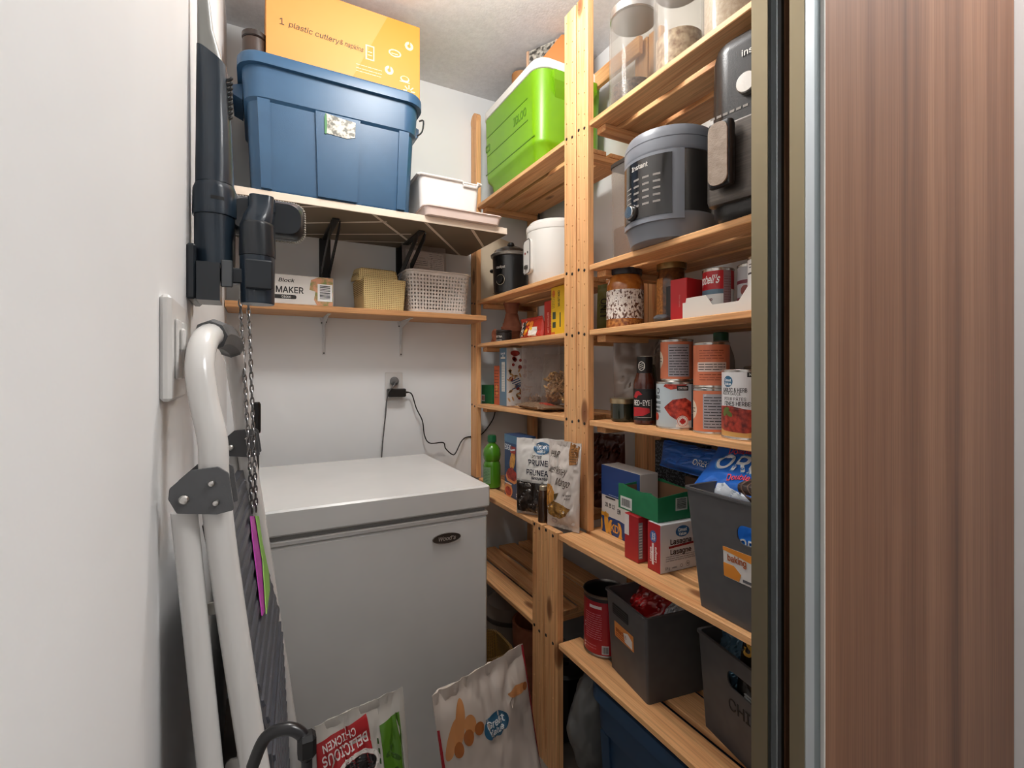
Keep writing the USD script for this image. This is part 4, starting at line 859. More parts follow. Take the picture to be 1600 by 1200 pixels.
put(t, 'red_print', F, C('#b01b26', 0.4), [Polygon([(-0.033, 0.022), (0.0, 0.025), (0.018, 0.034), (0.016, 0.045), (-0.01, 0.048), (-0.033, 0.047)]), Polygon([(-0.033, 0.075), (-0.022, 0.09), (-0.012, 0.092), (-0.002, 0.082), (-0.014, 0.08), (-0.02, 0.072)])], 1)
put(t, 'cap_emblem', fcyl(0.0217), C('#cfc9c2', 0.4), [E(-0.006, 0.160, 0.010, 0.013).difference(E(-0.006, 0.160, 0.0075, 0.0105))] + [affinity.rotate(R(-0.012, 0.154 + k * .005, 0.0, 0.156 + k * .005), 25, origin=(-0.006, 0.16)) for k in range(3)], 1)
t = bottle('oil_bottle', 'olive green glass bottle behind the dark red sauce bottle', 1.015, 1.062, S4, 0.030, 0.19, C('#3b3a18', 0.1, 0, 0.6), C('#b9b4a2', 0.4), -60, 0.72, 0.62, 0.025, 0.026)
t = bottle('sauce_bottle', 'second black capped sauce bottle, in the shade behind the tomato tin', 1.045, 0.985, S4, 0.030, 0.186, C('#2a1410', 0.1, 0, 0.6), C('#1d1a1a', 0.4), -50, 0.55, 0.58, 0.05, 0.0215)
t, F = can('tomato_can', 'large pale blue tin with a picture of diced tomatoes and a maple leaf badge', 0.962, 0.895, S4, 0.0535, 0.120, C('#b9c6cc', 0.4), -54)
RT = noisy('diced_tomato_print', '#7a1410', '#d04a34', 90, 0.4)
put(t, 'tomato_picture', F, RT, [Polygon([(-0.028, 0.055), (-0.005, 0.075), (0.025, 0.080), (0.040, 0.070), (0.040, 0.025), (0.012, 0.02), (-0.012, 0.035)]), E(-0.060, 0.03, 0.012, 0.01), Polygon([(-0.03, 0.108), (-0.025, 0.1135), (0.03, 0.1135), (0.02, 0.104), (-0.01, 0.100)])], 1)
put(t, 'blue_panel', F, C('#37566b', 0.4), [R(0.041, 0.007, 0.075, 0.040)], 1); put(t, 'fact_panel', F, C('#5f6f78', 0.4), [R(0.041, 0.0405, 0.075, 0.113)], 1)
put(t, 'badge', F, C('#e6e4e1', 0.4), [E(0.018, 0.022, 0.014), R(0.002, 0.007, 0.034, 0.014)], 2)
leaf = Polygon([(0, .010), (.002, .006), (.005, .007), (.004, .003), (.008, .004), (.007, .001), (.009, -.001), (.004, -.005), (.0045, -.007), (.0006, -.006), (.0006, -.010), (-.0006, -.010), (-.0006, -.006), (-.0045, -.007), (-.004, -.005), (-.009, -.001), (-.007, .001), (-.008, .004), (-.004, .003), (-.005, .007), (-.002, .006)])
put(t, 'maple_leaf', F, C('#b3262a', 0.4), [affinity.translate(affinity.scale(leaf, .9, .9, origin=(0, 0)), 0.018, 0.022), E(0.018, 0.022, 0.0125).difference(E(0.018, 0.022, 0.0115))], 3)
put(t, 'black_banner', F, C('#1c1b1b', 0.4), [R(0.005, 0.098, 0.032, 0.110)], 2); put(t, 'lettering', F, C('#dcdad6', 0.4), [text('DICED', 0.0185, 0.104, 0.005, 0.02)], 3)
put(t, 'lettering', F, C('#2f3a42', 0.4), [text('DICED', -0.057, 0.080, 0.008, 0.026), text('TOMATOES', -0.055, 0.066, 0.006, 0.03), text('EN DES', -0.055, 0.054, 0.006, 0.026), text('TOMATES', -0.055, 0.044, 0.006, 0.028), E(-0.052, 0.096, 0.008).difference(E(-0.052, 0.096, 0.005))], 1)
ORG = C('#d67a56', 0.4)
def orange_can(label, x, y, z, rz, fact, cat2=0):
    t, F = can('vegetable_can', label, x, y, z, 0.0412, 0.1065, ORG, rz)
    if fact:
        put(t, 'fact_panel', F, C('#a9a5aa', 0.5), [R(-0.012, 0.012, 0.042, 0.093)], 1); put(t, 'small_print', F, C('#3f3b40', 0.5), lines(-0.009, 0.039, [0.016 + .0068 * k for k in range(11)], 0.0032, 3), 2)
        put(t, 'white_disc', F, C('#e3d3bd', 0.4), [E(-0.052, 0.055, 0.023)], 1); put(t, 'disc_print', F, C('#4a4038', 0.4), lines(-0.05, -0.035, (0.05, 0.058), 0.003, 2), 2)
    else:
        put(t, 'text_panel', F, C('#e3ccc0', 0.5), [R(-0.033, 0.038, 0.036, 0.060, 0.002)], 1); put(t, 'small_print', F, C('#4a3a38', 0.5), lines(-0.03, 0.032, (0.042, 0.048, 0.054), 0.003, 5), 2)
        put(t, 'orange_print', F, C('#9b4c34', 0.5), lines(-0.028, 0.028, (0.018, 0.024, 0.030, 0.068, 0.074, 0.080, 0.086), 0.003, 6), 1)
    return t
orange_can('orange-labelled tin standing on the tomato tin', 0.966, 0.902, S4 + 0.1205, -60, True)
orange_can('orange-labelled tin, lower of the two stacked ones', 0.957, 0.787, S4, -60, True)
orange_can('orange-labelled tin with white text strip, upper of the two stacked ones', 0.957, 0.787, S4 + 0.107, -50, False)
t, F = can('pasta_sauce_can', 'tall white tin of garlic and herb pasta sauce beside the door edge', 0.948, 0.684, S4, 0.0535, 0.150, C('#d9d8d8', 0.4), -58)
put(t, 'spaghetti_picture', F, C('#cfa25c', 0.4), [Polygon([(-0.075, 0.007), (0.06, 0.007), (0.06, 0.03), (0.03, 0.035), (-0.04, 0.04), (-0.075, 0.035)])], 1)
put(t, 'sauce_picture', F, noisy('sauce_print', '#5e130e', '#b8402e', 90, 0.4), [Polygon([(-0.075, 0.024), (-0.05, 0.018), (0.0, 0.016), (0.06, 0.028), (0.06, 0.060), (0.0, 0.066), (-0.03, 0.072), (-0.075, 0.070)])], 2)
each(t, 'herb_picture', F, C('#5a6b2e', 0.4), [affinity.rotate(E(-0.045, 0.062, 0.010, 0.006), 30), affinity.rotate(E(-0.036, 0.055, 0.009, 0.005), -30), E(-0.05, 0.055, 0.006, 0.006), affinity.rotate(E(0.02, 0.09, 0.012, 0.006), -40)], 3)
put(t, 'roundel', F, C('#2f6484', 0.4), [E(-0.040, 0.124, 0.0125, 0.012)], 1); put(t, 'roundel_lettering', F, C('#e8ecee', 0.4), [text('Great', -0.040, 0.127, 0.006, 0.018), text('Value', -0.040, 0.119, 0.006, 0.018)], 2)
put(t, 'lettering', F, C('#3d3836', 0.4), [text('GARLIC & HERB', 0.002, 0.106, 0.0085, 0.058, True, 0, 'r'), text('PASTA SAUCE', -0.010, 0.098, 0.006, 0.048, False, 0, 'r'), text('POUR PÂTES', 0.000, 0.087, 0.007, 0.05, False, 0, 'r'), text('FINES HERBES', 0.014, 0.077, 0.0085, 0.064, True, 0, 'r')], 1)
put(t, 'black_banner', F, C('#1f1e1e', 0.4), [R(0.002, 0.134, 0.03, 0.1435)], 1); put(t, 'banner_lettering', F, C('#dcdad6', 0.4), [text('NEW', 0.014, 0.139, 0.005, 0.016)], 2); put(t, 'tomato_print', F, C('#b3352c', 0.4), [E(0.022, 0.112, 0.012)], 1)
bottle('water_bottle', 'bottle with a dark green cap, standing behind the stacked orange tins', 1.085, 0.862, S4, 0.034, 0.248, C('#8d8a86', 0.2, 0, 0.4), C('#15543a', 0.4), -60, 0.5, 0.68, 0.03, 0.019)
t = jar('preserve_jar', 'jar with a grey metal lid mostly hidden behind the pasta sauce tin', 1.066, 0.735, S4, 0.036, 0.158, C('#37271d', 0.15, 0, 0.5), C('#a9a394', 0.35, 0.8), -60, 0.9, 0.014)

# ================================================================== ON THE DEEPER LOWER UNITS
t = thing('juice_bottle', 'green plastic lime juice bottle with dark green cap by the far post', 'bottle', (0.862, 1.79, L1), -75)
LIME = C('#4c8a1c', 0.12, 0, 0.5)
obj('bottle', lathe([(0.030, 0), (0.036, 0.004), (0.037, 0.02), (0.036, 0.09), (0.033, 0.102), (0.030, 0.108), (0.034, 0.118), (0.0365, 0.135), (0.034, 0.158), (0.024, 0.172), (0.015, 0.18), (0.014, 0.186)], 36), LIME, t)
obj('cap', lathe([(0.018, 0.1865), (0.0185, 0.19), (0.018, 0.208), (0.016, 0.214), (0.0, 0.215)], 24), C('#0f5f33', 0.4), t)
F = fcyl(0.0367); put(t, 'paper_label', F, C('#7da27a', 0.4), [R(-0.012, 0.022, 0.026, 0.088)], 1); put(t, 'small_print', F, C('#3f6a3e', 0.5), lines(-0.008, 0.022, [0.028 + .006 * k for k in range(9)], 0.0025, 3), 2); put(t, 'printing', F, C('#c9a63c', 0.4), [E(-0.030, 0.028, 0.007)], 1)

t, F, G = carton('waffle_box', 'dark blue breakfast box with waffle and strawberry print next to the juice bottle', (0.888, 1.600, L1), -92, 0.132, 0.066, 0.235, C('#2c4a72', 0.45), 'box')
put(t, 'sky_band', F, C('#4f7796', 0.45), [R(-0.0655, 0.205, 0.0655, 0.2345)], 1)
put(t, 'waffle_print', F, noisy('waffle_print', '#c98a3a', '#eab25c', 110, 0.5), [affinity.rotate(E(0.005, 0.140, 0.021, 0.038), -20)], 1)
put(t, 'berry_print', F, noisy('berry_print', '#7a1712', '#c23a2c', 70, 0.4), [Polygon([(-0.05, 0.085), (-0.03, 0.105), (0.0, 0.115), (0.035, 0.10), (0.045, 0.08), (0.02, 0.065), (-0.03, 0.068)]), R(-0.012, 0.168, 0.03, 0.195), E(-0.03, 0.02, 0.026, 0.017)], 2)
put(t, 'plate_print', F, C('#e0955c', 0.45), [Polygon([(-0.055, 0.075), (-0.04, 0.092), (0.045, 0.082), (0.055, 0.07), (0.02, 0.055), (-0.04, 0.058)]), E(-0.03, 0.025, 0.034, 0.028)], 1)
put(t, 'lettering', F, C('#e6ecf0', 0.45), [text('EGGO', -0.034, 0.187, 0.02, 0.055), R(-0.062, 0.047, -0.0, 0.051), text('10', 0.045, 0.018, 0.012)] + [affinity.rotate(R(-0.008, 0.178, 0.026, 0.184), 12)], 3)
t, p = bag('prune_bag', 'white and clear pouch of dried prunes behind the honey mango bag', 'bag', (0.835, 1.352, L1), -54, 0.185, 0.255, 0.075, C('#d6d2cd', 0.3, 0, 0.3), 41,
    [('lettering', C('#2b2a3a', 0.4), [text('PITTED', -0.012, 0.196, 0.009, 0.035), text('PRUNES', 0.0, 0.178, 0.017, 0.085), text('PRUNEAUX', 0.006, 0.147, 0.017, 0.105), text('dénoyautés', 0.0, 0.130, 0.009, 0.055)])], wr=0.005, top=0.10, foot=0.02)
f = p.face(); put(t, 'roundel', f, C('#3f6788', 0.4), [E(0.002, 0.224, 0.029, 0.020)], 0); put(t, 'roundel_lettering', f, C('#e8ecee', 0.4), [text('Great', 0.002, 0.230, 0.012, 0.036), text('Value', 0.002, 0.216, 0.010, 0.030)], 1)
put(t, 'clear_window', f, noisy('prune_window', '#14100f', '#3c332f', 40, 0.15, coat=0.6), [Polygon([(-0.088, 0.012), (0.088, 0.012), (0.088, 0.10), (0.03, 0.115), (-0.088, 0.112)])], 0, 'dark window onto the prunes'); put(t, 'window_band', f, C('#b9b6b2', 0.35), [Polygon([(-0.088, 0.112), (0.03, 0.115), (0.03, 0.122), (-0.088, 0.120)])], 0)
put(t, 'back_print', f, C('#3e4b5a', 0.4), [R(0.05, 0.195, 0.088, 0.235)], 0)
t = bottle('vanilla_bottle', 'very small brown bottle between the prune pouch and the honey mango bag', 0.806, 1.300, L1, 0.017, 0.115, C('#3a2415', 0.1, 0, 0.6), C('#b9ab93', 0.35, 0.6), -60, 0.62, 0.68, 0.016, 0.0125)
t, p = bag('mango_bag', 'white snack bag lettered honey mango with a window, leaning on the double posts', 'bag', (0.822, 1.212, L1 + .001), -70, 0.118, 0.262, 0.05, C('#cfc5bd', 0.4), 43,
    [('brown_panel', C('#96642f', 0.4), [Polygon([(0.020, 0.262), (0.054, 0.252), (0.05, 0.20), (0.026, 0.195), (0.020, 0.22)])]),
     ('mango_picture', C('#c98a3e', 0.4), [Polygon([(-0.056, 0.13), (-0.03, 0.128), (-0.018, 0.11), (-0.022, 0.085), (-0.056, 0.06)])]),
     ('window', noisy('dried_mango', '#6d4a22', '#b3843f', 55, 0.2, coat=0.5), [Polygon([(-0.052, 0.06), (-0.022, 0.085), (0.0, 0.082), (0.036, 0.068), (0.022, 0.045), (0.0, 0.034), (-0.03, 0.036), (-0.048, 0.045)])])], wr=0.0045, top=0.06, foot=0.05)
f = p.face(); put(t, 'lettering', f, C('#4b3a31', 0.5), [text('H&R', -0.034, 0.222, 0.020, 0.034, False, 0, 'c', 0.25), text('Just Honey', -0.018, 0.177, 0.022, 0.068, False, -4, 'c', 0.25), text('Mango', 0.006, 0.143, 0.022, 0.046, False, -4, 'c', 0.25), text('no added', 0.024, 0.107, 0.006, 0.026, False, 6), text('sugar', 0.026, 0.098, 0.006, 0.018, False, 6)], 1)
put(t, 'panel_lines', f, C('#5d3c1c', 0.4), [R(0.026, 0.205 + .007 * k, 0.046, 0.2075 + .007 * k) for k in range(6)], 1); put(t, 'leaf_print', f, C('#5b4a2a', 0.4), [Polygon([(-0.02, 0.105), (-0.002, 0.112), (-0.010, 0.095), (-0.018, 0.085)])], 1); put(t, 'seal_print', f, C('#a9969b', 0.4), [E(-0.026, 0.022, 0.010, 0.007).difference(E(-0.026, 0.022, 0.008, 0.005))], 1)
bag('brown_bag', 'dark brown crumpled packet in the shade behind the double posts', 'bag', (1.07, 1.345, L1), -50, 0.17, 0.26, 0.05, FOIL('#54291f'), 45, wr=0.012)

# right half
t, F, G = carton('macaroni_box', 'upright blue and white macaroni box with orange print, left of the open green box', (0.949, 1.065, L1), -92, 0.170, 0.064, 0.198, C('#d3cfca', 0.45), 'box')
KB = C('#27447f', 0.45)
put(t, 'blue_panel', F, KB, [Polygon([(-0.0848, 0.11), (0.0848, 0.11), (0.0848, 0.1978), (-0.0848, 0.1978)]), Polygon([(-0.0848, 0.0), (0.0848, 0.0), (0.0848, 0.038), (0.0, 0.050), (-0.0848, 0.050)])], 1)
put(t, 'noodle_print', F, C('#e0a23c', 0.45), [affinity.rotate(E(-0.060, 0.028, 0.010, 0.034), 8), R(-0.0848, 0.047, -0.05, 0.058), E(-0.083, 0.02, 0.004, 0.02), affinity.rotate(R(0.0, 0.0, 0.006, 0.04), 20)], 2)
put(t, 'lettering', F, C('#e9a63f', 0.45), [text('KD', -0.022, 0.022, 0.022, 0.036), text('( )', -0.020, 0.022, 0.036, 0.062)], 3)
put(t, 'lettering', F, C('#26262a', 0.5), [text('20', -0.060, 0.083, 0.012, 0.011), text('25', -0.044, 0.083, 0.012, 0.011), text('12', -0.028, 0.083, 0.012, 0.010), text('EN', -0.003, 0.075, 0.013, 0.014), R(-0.065, 0.103, -0.02, 0.107)], 1)
put(t, 'small_print', F, C('#8f9dc0', 0.5), lines(-0.05, 0.0, (0.114,), 0.003, 3), 2)

t, F, G = carton('lasagna_box', 'red slim box, left of the white fronted lasagna box, under the green one', (0.898, 0.930, L1), -2, 0.118, 0.052, 0.114, C('#a51c24', 0.4), 'box')
L_ = G('left'); put(t, 'white_label', L_, C('#ddd6d3', 0.5), [R(-0.0255, 0.06, -0.008, 0.112)], 1); put(t, 'fact_panel', F, C('#8d8d92', 0.5), [R(-0.058, 0.01, -0.045, 0.10)], 1); put(t, 'small_print', F, C('#d6d2d0', 0.5), [R(-0.056, 0.013 + .007 * k, -0.047, 0.016 + .007 * k) for k in range(12)], 2)
t, F, G = carton('lasagna_box', 'white fronted lasagna box with red spine below the open green box', (0.902, 0.852, L1), -3, 0.122, 0.044, 0.1145, C('#d9d6d8', 0.4), 'box')
L_ = G('left'); put(t, 'red_spine', L_, C('#a81c25', 0.4), [R(-0.0216, 0.0002, 0.0216, 0.1142)], 1, 'red spine'); put(t, 'roundel', L_, C('#3566a0', 0.4), [E(-0.002, 0.082, 0.0115, 0.0145).difference(E(-0.002, 0.082, 0.0105, 0.0135)), E(-0.002, 0.082, 0.0098, 0.0128)], 2)
put(t, 'lettering', L_, C('#eee6e4', 0.4), [text('Great', -0.0045, 0.082, 0.005, 0.018, True, 90), text('Value', 0.002, 0.082, 0.005, 0.018, True, 90), R(-0.006, 0.015, 0.000, 0.066), text('Lasagna', 0.006, 0.041, 0.007, 0.036, True, 90), text('Lasagne', -0.011, 0.038, 0.006, 0.034, True, 90)], 3)
put(t, 'roundel', F, C('#2f6093', 0.4), [E(0.007, 0.093, 0.0215, 0.0135)], 1); put(t, 'roundel_lettering', F, C('#e8ecee', 0.4), [text('Great', 0.007, 0.097, 0.008, 0.028), text('Value', 0.007, 0.087, 0.007, 0.024)], 2)
put(t, 'lettering', F, C('#3f2c2b', 0.4), [text('Lasagna', 0.002, 0.071, 0.012, 0.066), text('Lasagne', 0.002, 0.047, 0.012, 0.066)], 1)
put(t, 'red_band', F, C('#8e1a22', 0.4), [Polygon([(-0.036, 0.056), (0.058, 0.060), (0.058, 0.065), (-0.036, 0.061)])], 1); put(t, 'small_print', F, C('#8a868c', 0.5), lines(-0.045, 0.055, (0.036, 0.031, 0.026), 0.0025, 9) + [text('375 g', -0.040, 0.010, 0.006, 0.014), text('oven', -0.018, 0.010, 0.005, 0.014), E(0.004, 0.011, 0.004).difference(E(0.004, 0.011, 0.0028)), E(0.024, 0.013, 0.0065).difference(E(0.024, 0.013, 0.0055)), E(0.024, 0.013, 0.003)], 1)

# open green box on top of the two
GRN = noisy('green_card', '#1c7048', '#217a50', 30, 0.5); CARD = C('#7d5b42', 0.7)
gz = L1 + 0.1152
t = thing('open_box', 'open green carton with torn flaps lying on the lasagna boxes', 'box', (0.918, 0.920, gz), -93)
gw, gd, gh = 0.150, 0.135, 0.062
def flap(poly): return moved(extr(Polygon(poly), 0.0014, 'y'))
obj('bottom', bx(-gw / 2, gw / 2, -gd / 2, gd / 2, 0, 0.0014), GRN, t)
tf = [(-gw / 2, 0.0015), (gw / 2, 0.0015), (gw / 2, gh - .004), (gw / 2 - .02, gh), (gw / 2 - .024, gh + .003), (gw / 2 - .06, gh - .002), (-gw / 2 + .04, gh + .001), (-gw / 2 + .02, gh + .005), (-gw / 2, gh + .002)]
obj('front_wall', moved(flap(tf), (0, -gd / 2, 0)), GRN, t, False); obj('back_wall', moved(flap(tf), (0, gd / 2 - 0.0014, 0)), GRN, t, False)
te = [(-gd / 2 + .0015, 0.0015), (gd / 2 - .0015, 0.0015), (gd / 2 - .0015, gh), (0.02, gh + .003), (-0.03, gh - .001), (-gd / 2 + .0015, gh - .004)]
e1 = extr(Polygon(te), 0.0014, 'x')
obj('end_wall', moved(e1, (gw / 2 - .0014, 0, 0)), GRN, t, False); obj('end_wall', moved(e1, (-gw / 2, 0, 0)), GRN, t, False)
obj('lining', cat(bx(-gw / 2 + .0016, gw / 2 - .0016, gd / 2 - .0026, gd / 2 - .0016, .002, gh - .004), bx(-gw / 2 + .0016, -gw / 2 + .0024, -gd / 2 + .002, gd / 2 - .003, .002, gh - .006), bx(gw / 2 - .0024, gw / 2 - .0016, -gd / 2 + .002, gd / 2 - .003, .002, gh - .006), bx(-gw / 2 + .003, gw / 2 - .003, -gd / 2 + .003, gd / 2 - .004, .0016, .003)), CARD, t, False, 'bare brown cardboard inside')
F = fbox(gw, gd, gh); put(t, 'barcode_label', F, C('#d9dad6', 0.5), [R(-0.066, 0.004, -0.020, 0.034)], 0); put(t, 'barcode', F, C('#2d2c2b', 0.5), barcode(-0.064, 0.006, -0.022, 0.032, 8), 1)
Rf = fbox(gw, gd, gh, 'right'); put(t, 'barcode_label', Rf, C('#b9beba', 0.5), [R(-0.012, 0.022, 0.026, 0.053)], 0); put(t, 'barcode', Rf, C('#55605a', 0.5), barcode(-0.010, 0.024, 0.024, 0.051, 9, False), 1)

t, F, G = carton('speckled_box', 'dark speckled box standing at the back behind the macaroni box', (1.115, 1.02, L1), -90, 0.16, 0.06, 0.265, noisy('dark_speckle', '#1d2027', '#6d737a', 170, 0.5, lo=0.5, hi=0.62))
put(t, 'yellow_corner', F, C('#8a8230', 0.5), [Polygon([(0.0, 0.19), (0.06, 0.19), (0.05, 0.235), (0.015, 0.235)])], 1)
OB = C('#2368c6', 0.22, 0, 0.5)
def cookie(name, label, loc, rz, rx, w, h, tk, seed, big=True, ry=0, tx=-0.022, ty=0.095, k=1.0):
    p = Pouch(w, h, tk, seed, 0.0045, 0.05, 0.05, 0.5, 7.0); t = thing(name, label, 'snack bag', loc, rz, None, rx, ry); obj('bag', p.mesh(40, 30), OB, t); f = p.face(); s = h / 0.17
    WT = C('#e9ecef', 0.25, 0, 0.4); PK = C('#e0505e', 0.25, 0, 0.4); LB_ = C('#4d93d8', 0.25, 0, 0.4)
    if big: put(t, 'cookie_print', f, C('#35251f', 0.4), [E(0.045 * s, 0.036 * s, 0.058 * s, 0.034 * s), E(0.03 * s, 0.125 * s, 0.06 * s, 0.034 * s)], 0)
    if big: put(t, 'cookie_print', f, C('#6b5143', 0.4), [E(0.045 * s, 0.040 * s, r_ * s, r_ * .55 * s).difference(E(0.045 * s, 0.040 * s, (r_ - .003) * s, (r_ - .003) * .55 * s)) for r_ in (0.052, 0.038, 0.024)], 1)
    put(t, 'lettering_edge', f, LB_, [text('OREO', tx, ty * s, 0.049 * s * k, 0.178 * s * k)], 1); put(t, 'lettering', f, WT, [text('OREO', tx, ty * s, 0.043 * s * k, 0.170 * s * k, True)], 2)
    if big:
        put(t, 'small_lettering', f, PK, [text('Double Stuf', -0.045, 0.132 * s, 0.015 * s, 0.105 * s, True, 4), text('Double crème', -0.0 * s, 0.060 * s, 0.015 * s, 0.11 * s, True, 8)], 3)
        put(t, 'red_corner', f, C('#c02a3a', 0.3), [affinity.translate(Polygon([(-0.09, .14), (-0.05, .146), (-0.045, .160), (-0.07, .165), (-0.085, .158)]), 0, 0)], 1)
        put(t, 'milk_print', f, C('#dfe6ee', 0.3), [Polygon([(-0.075 * s, .012 * s), (-0.02 * s, .008 * s), (0.03 * s, .008 * s), (0.0 * s, .022 * s), (-0.03 * s, .026 * s), (-0.05 * s, .036 * s), (-0.07 * s, .034 * s)])], 1)
    return t
cookie('cookie_bag', 'blue cookie bag with big white lettering leaning out of the upper grey bin', (0.858, 0.635, L1 + 0.205), -92, -45, 0.27, 0.165, 0.05, 51)
cookie('cookie_bag', 'blue cookie bag lying across the back, behind the open green box', (1.015, 0.905, L1 + 0.205), -97, -18, 0.24, 0.075, 0.055, 53, False, 0, 0.055, 0.075, 0.75)
cookie('cookie_bag', 'blue cookie bag inside the upper grey bin, seen through its handle hole', (0.835, 0.570, L1 + 0.07), -92, -6, 0.20, 0.125, 0.028, 55, False, 0, -0.02, 0.098, 0.5)
t, F, G = carton('brown_carton', 'plain dark carton at the back supporting the lying cookie bag', (1.075, 0.86, L1), -90, 0.13, 0.11, 0.195, C('#4a3427', 0.6))

def grey_bin(label, corner, dirx, w0, d0, w1, d1, h, holes=True):
    """tapered open bin; corner: its front left top corner; dirx: heading of its front edge"""
    rz = math.degrees(math.atan2(dirx[1], dirx[0])); a = math.radians(rz); ux = np.array([math.cos(a), math.sin(a)]); uy = np.array([-ux[1], ux[0]])
    c = np.array(corner[:2]) + ux * w1 / 2 + uy * d1 / 2
    t = thing('storage_bin', label, 'storage bin', (c[0], c[1], corner[2]), rz)
    b_ = tub(w0, d0, w1 - .012, d1 - .012, h, 0.007, 0.003, 0.004, 0.005, 5)
    if holes:
        try:
            sl = extr(R(-0.047, h * .66, 0.047, h * .66 + 0.036, 0.016), d1 + 0.1, 'y'); sl.apply_translation([0, -d1 / 2 - 0.05, 0])
            sl.fix_normals(); b_.fix_normals(); q = trimesh.boolean.difference([b_, sl], engine='manifold')
            if len(q.faces) > 50: b_ = q
        except Exception as ex: print('bin', ex)
    obj('body', b_, GREYBIN, t, 30)
    return t, (lambda p: np.column_stack([p[:, 0], -(d0 / 2 + (d1 - .012 - d0) / 2 * p[:, 1] / (h - .006)) - p[:, 2] * 2, p[:, 1]]))
t, f = grey_bin('upper charcoal plastic bin holding the cookie bags, at the door edge', (0.782, 0.718, L1), (-0.02, -1), 0.285, 0.32, 0.345, 0.36, 0.24)
put(t, 'sticker', f, C('#d8d4d0', 0.5), [R(-0.078, 0.085, 0.065, 0.143, 0.003)], 1); put(t, 'orange_print', f, C('#dc8a2e', 0.5), [Polygon([(-0.078, 0.143), (0.065, 0.143), (0.065, 0.122), (0.0, 0.126), (-0.04, 0.132), (-0.078, 0.136)]), Polygon([(-0.078, 0.086), (-0.045, 0.086), (-0.04, 0.10), (-0.055, 0.112), (-0.078, 0.112)])], 2)
put(t, 'lettering', f, C('#a8562a', 0.5), [text('baking', -0.048, 0.125, 0.012, 0.04)] , 3); put(t, 'lettering', f, C('#5c5a5e', 0.5), [R(-0.036, 0.089, -0.016, 0.094)], 3)
t, f = grey_bin('charcoal plastic bin with a red chip bag in it, beside the red coffee can', (0.836, 1.040, L2), (-0.14, -0.99), 0.165, 0.27, 0.190, 0.305, 0.212, False)
put(t, 'sticker', f, C('#d98a45', 0.5), [R(-0.052, 0.100, 0.034, 0.140, 0.002)], 1); put(t, 'sticker_print', f, C('#e6ddd6', 0.5), [Polygon([(-0.005, 0.106), (0.028, 0.104), (0.028, 0.124), (0.01, 0.134), (-0.01, 0.128)])], 2); put(t, 'sticker_print', f, C('#a8511f', 0.5), [text('snacks', -0.022, 0.122, 0.012, 0.05)] + lines(-0.048, 0.0, (0.104, 0.110), 0.003, 3), 2)
put(t, 'handle_slot', f, C('#131313', 0.6), [R(-0.058, 0.158, 0.014, 0.186, 0.004)], 1); put(t, 'handle_rib', f, C('#3a3a3b', 0.5), [R(-0.055, 0.162 + .006 * k, 0.011, 0.1635 + .006 * k) for k in range(4)], 2)
t, f = grey_bin('charcoal plastic bin marked CHIPS, nearest the door on the lowest shelf', (0.884, 0.775, L2), (-0.18, -0.98), 0.25, 0.24, 0.285, 0.27, 0.212)
put(t, 'lettering', f, C('#19191a', 0.5), [text('CHIPS', 0.005, 0.105, 0.024, 0.098, False)], 1)

bag('chip_bag', 'shiny red chip bag stuffed in the bin by the coffee can', 'bag', (0.893, 0.965, L2 + 0.118), -98, 0.128, 0.175, 0.07, C('#a31519', 0.18, 0, 0.6), 61, rx=-32, wr=0.011, fx=6, top=0.05)
t, p = bag('chip_bag', 'white and silver snack bag in the bin, right of the shiny red one', 'bag', (0.905, 0.893, L2 + 0.135), -98, 0.070, 0.165, 0.05, C('#a9adb3', 0.25, 0.3, 0.4), 63, [('printing', C('#d0d4da', 0.3), [R(-0.035, 0.09, 0.035, 0.15)]), ('red_print', C('#8f2c3c', 0.3), [Polygon([(-0.034, 0.12), (-0.015, 0.125), (-0.02, 0.155), (-0.034, 0.15)])]), ('blue_print', C('#3a4f7c', 0.3), [Polygon([(-0.014, 0.12), (-0.008, 0.12), (0.0, 0.165), (-0.01, 0.165)])])], rx=-38, wr=0.007)
t, p = bag('chip_bag', 'steel blue crinkled chip bag in the bin marked CHIPS', 'bag', (0.938, 0.713, L2 + 0.095), -100, 0.11, 0.185, 0.06, C('#6489a0', 0.2, 0.1, 0.5), 65, rx=-10, wr=0.012)
t, p = bag('chip_bag', 'black chip bag with a golden letter in the bin marked CHIPS', 'bag', (0.890, 0.612, L2 + 0.105), -100, 0.13, 0.165, 0.05, C('#1f1a16', 0.25, 0, 0.4), 67, [('lettering', C('#c99a3a', 0.35), [text('SUN', 0.0, 0.122, 0.036, 0.112)])], rx=-8, wr=0.006)
t = thing('foil_tray', 'silver ribbed foil stack low in the bin marked CHIPS', 'foil', (0.878, 0.600, L2 + 0.075), -100)
obj('foil', cat(*[bx(-0.04, 0.04, -0.01, 0.004, 0.006 * k, 0.006 * k + 0.0045, 0.001) for k in range(12)]), C('#b9bcc0', 0.25, 0.8), t)

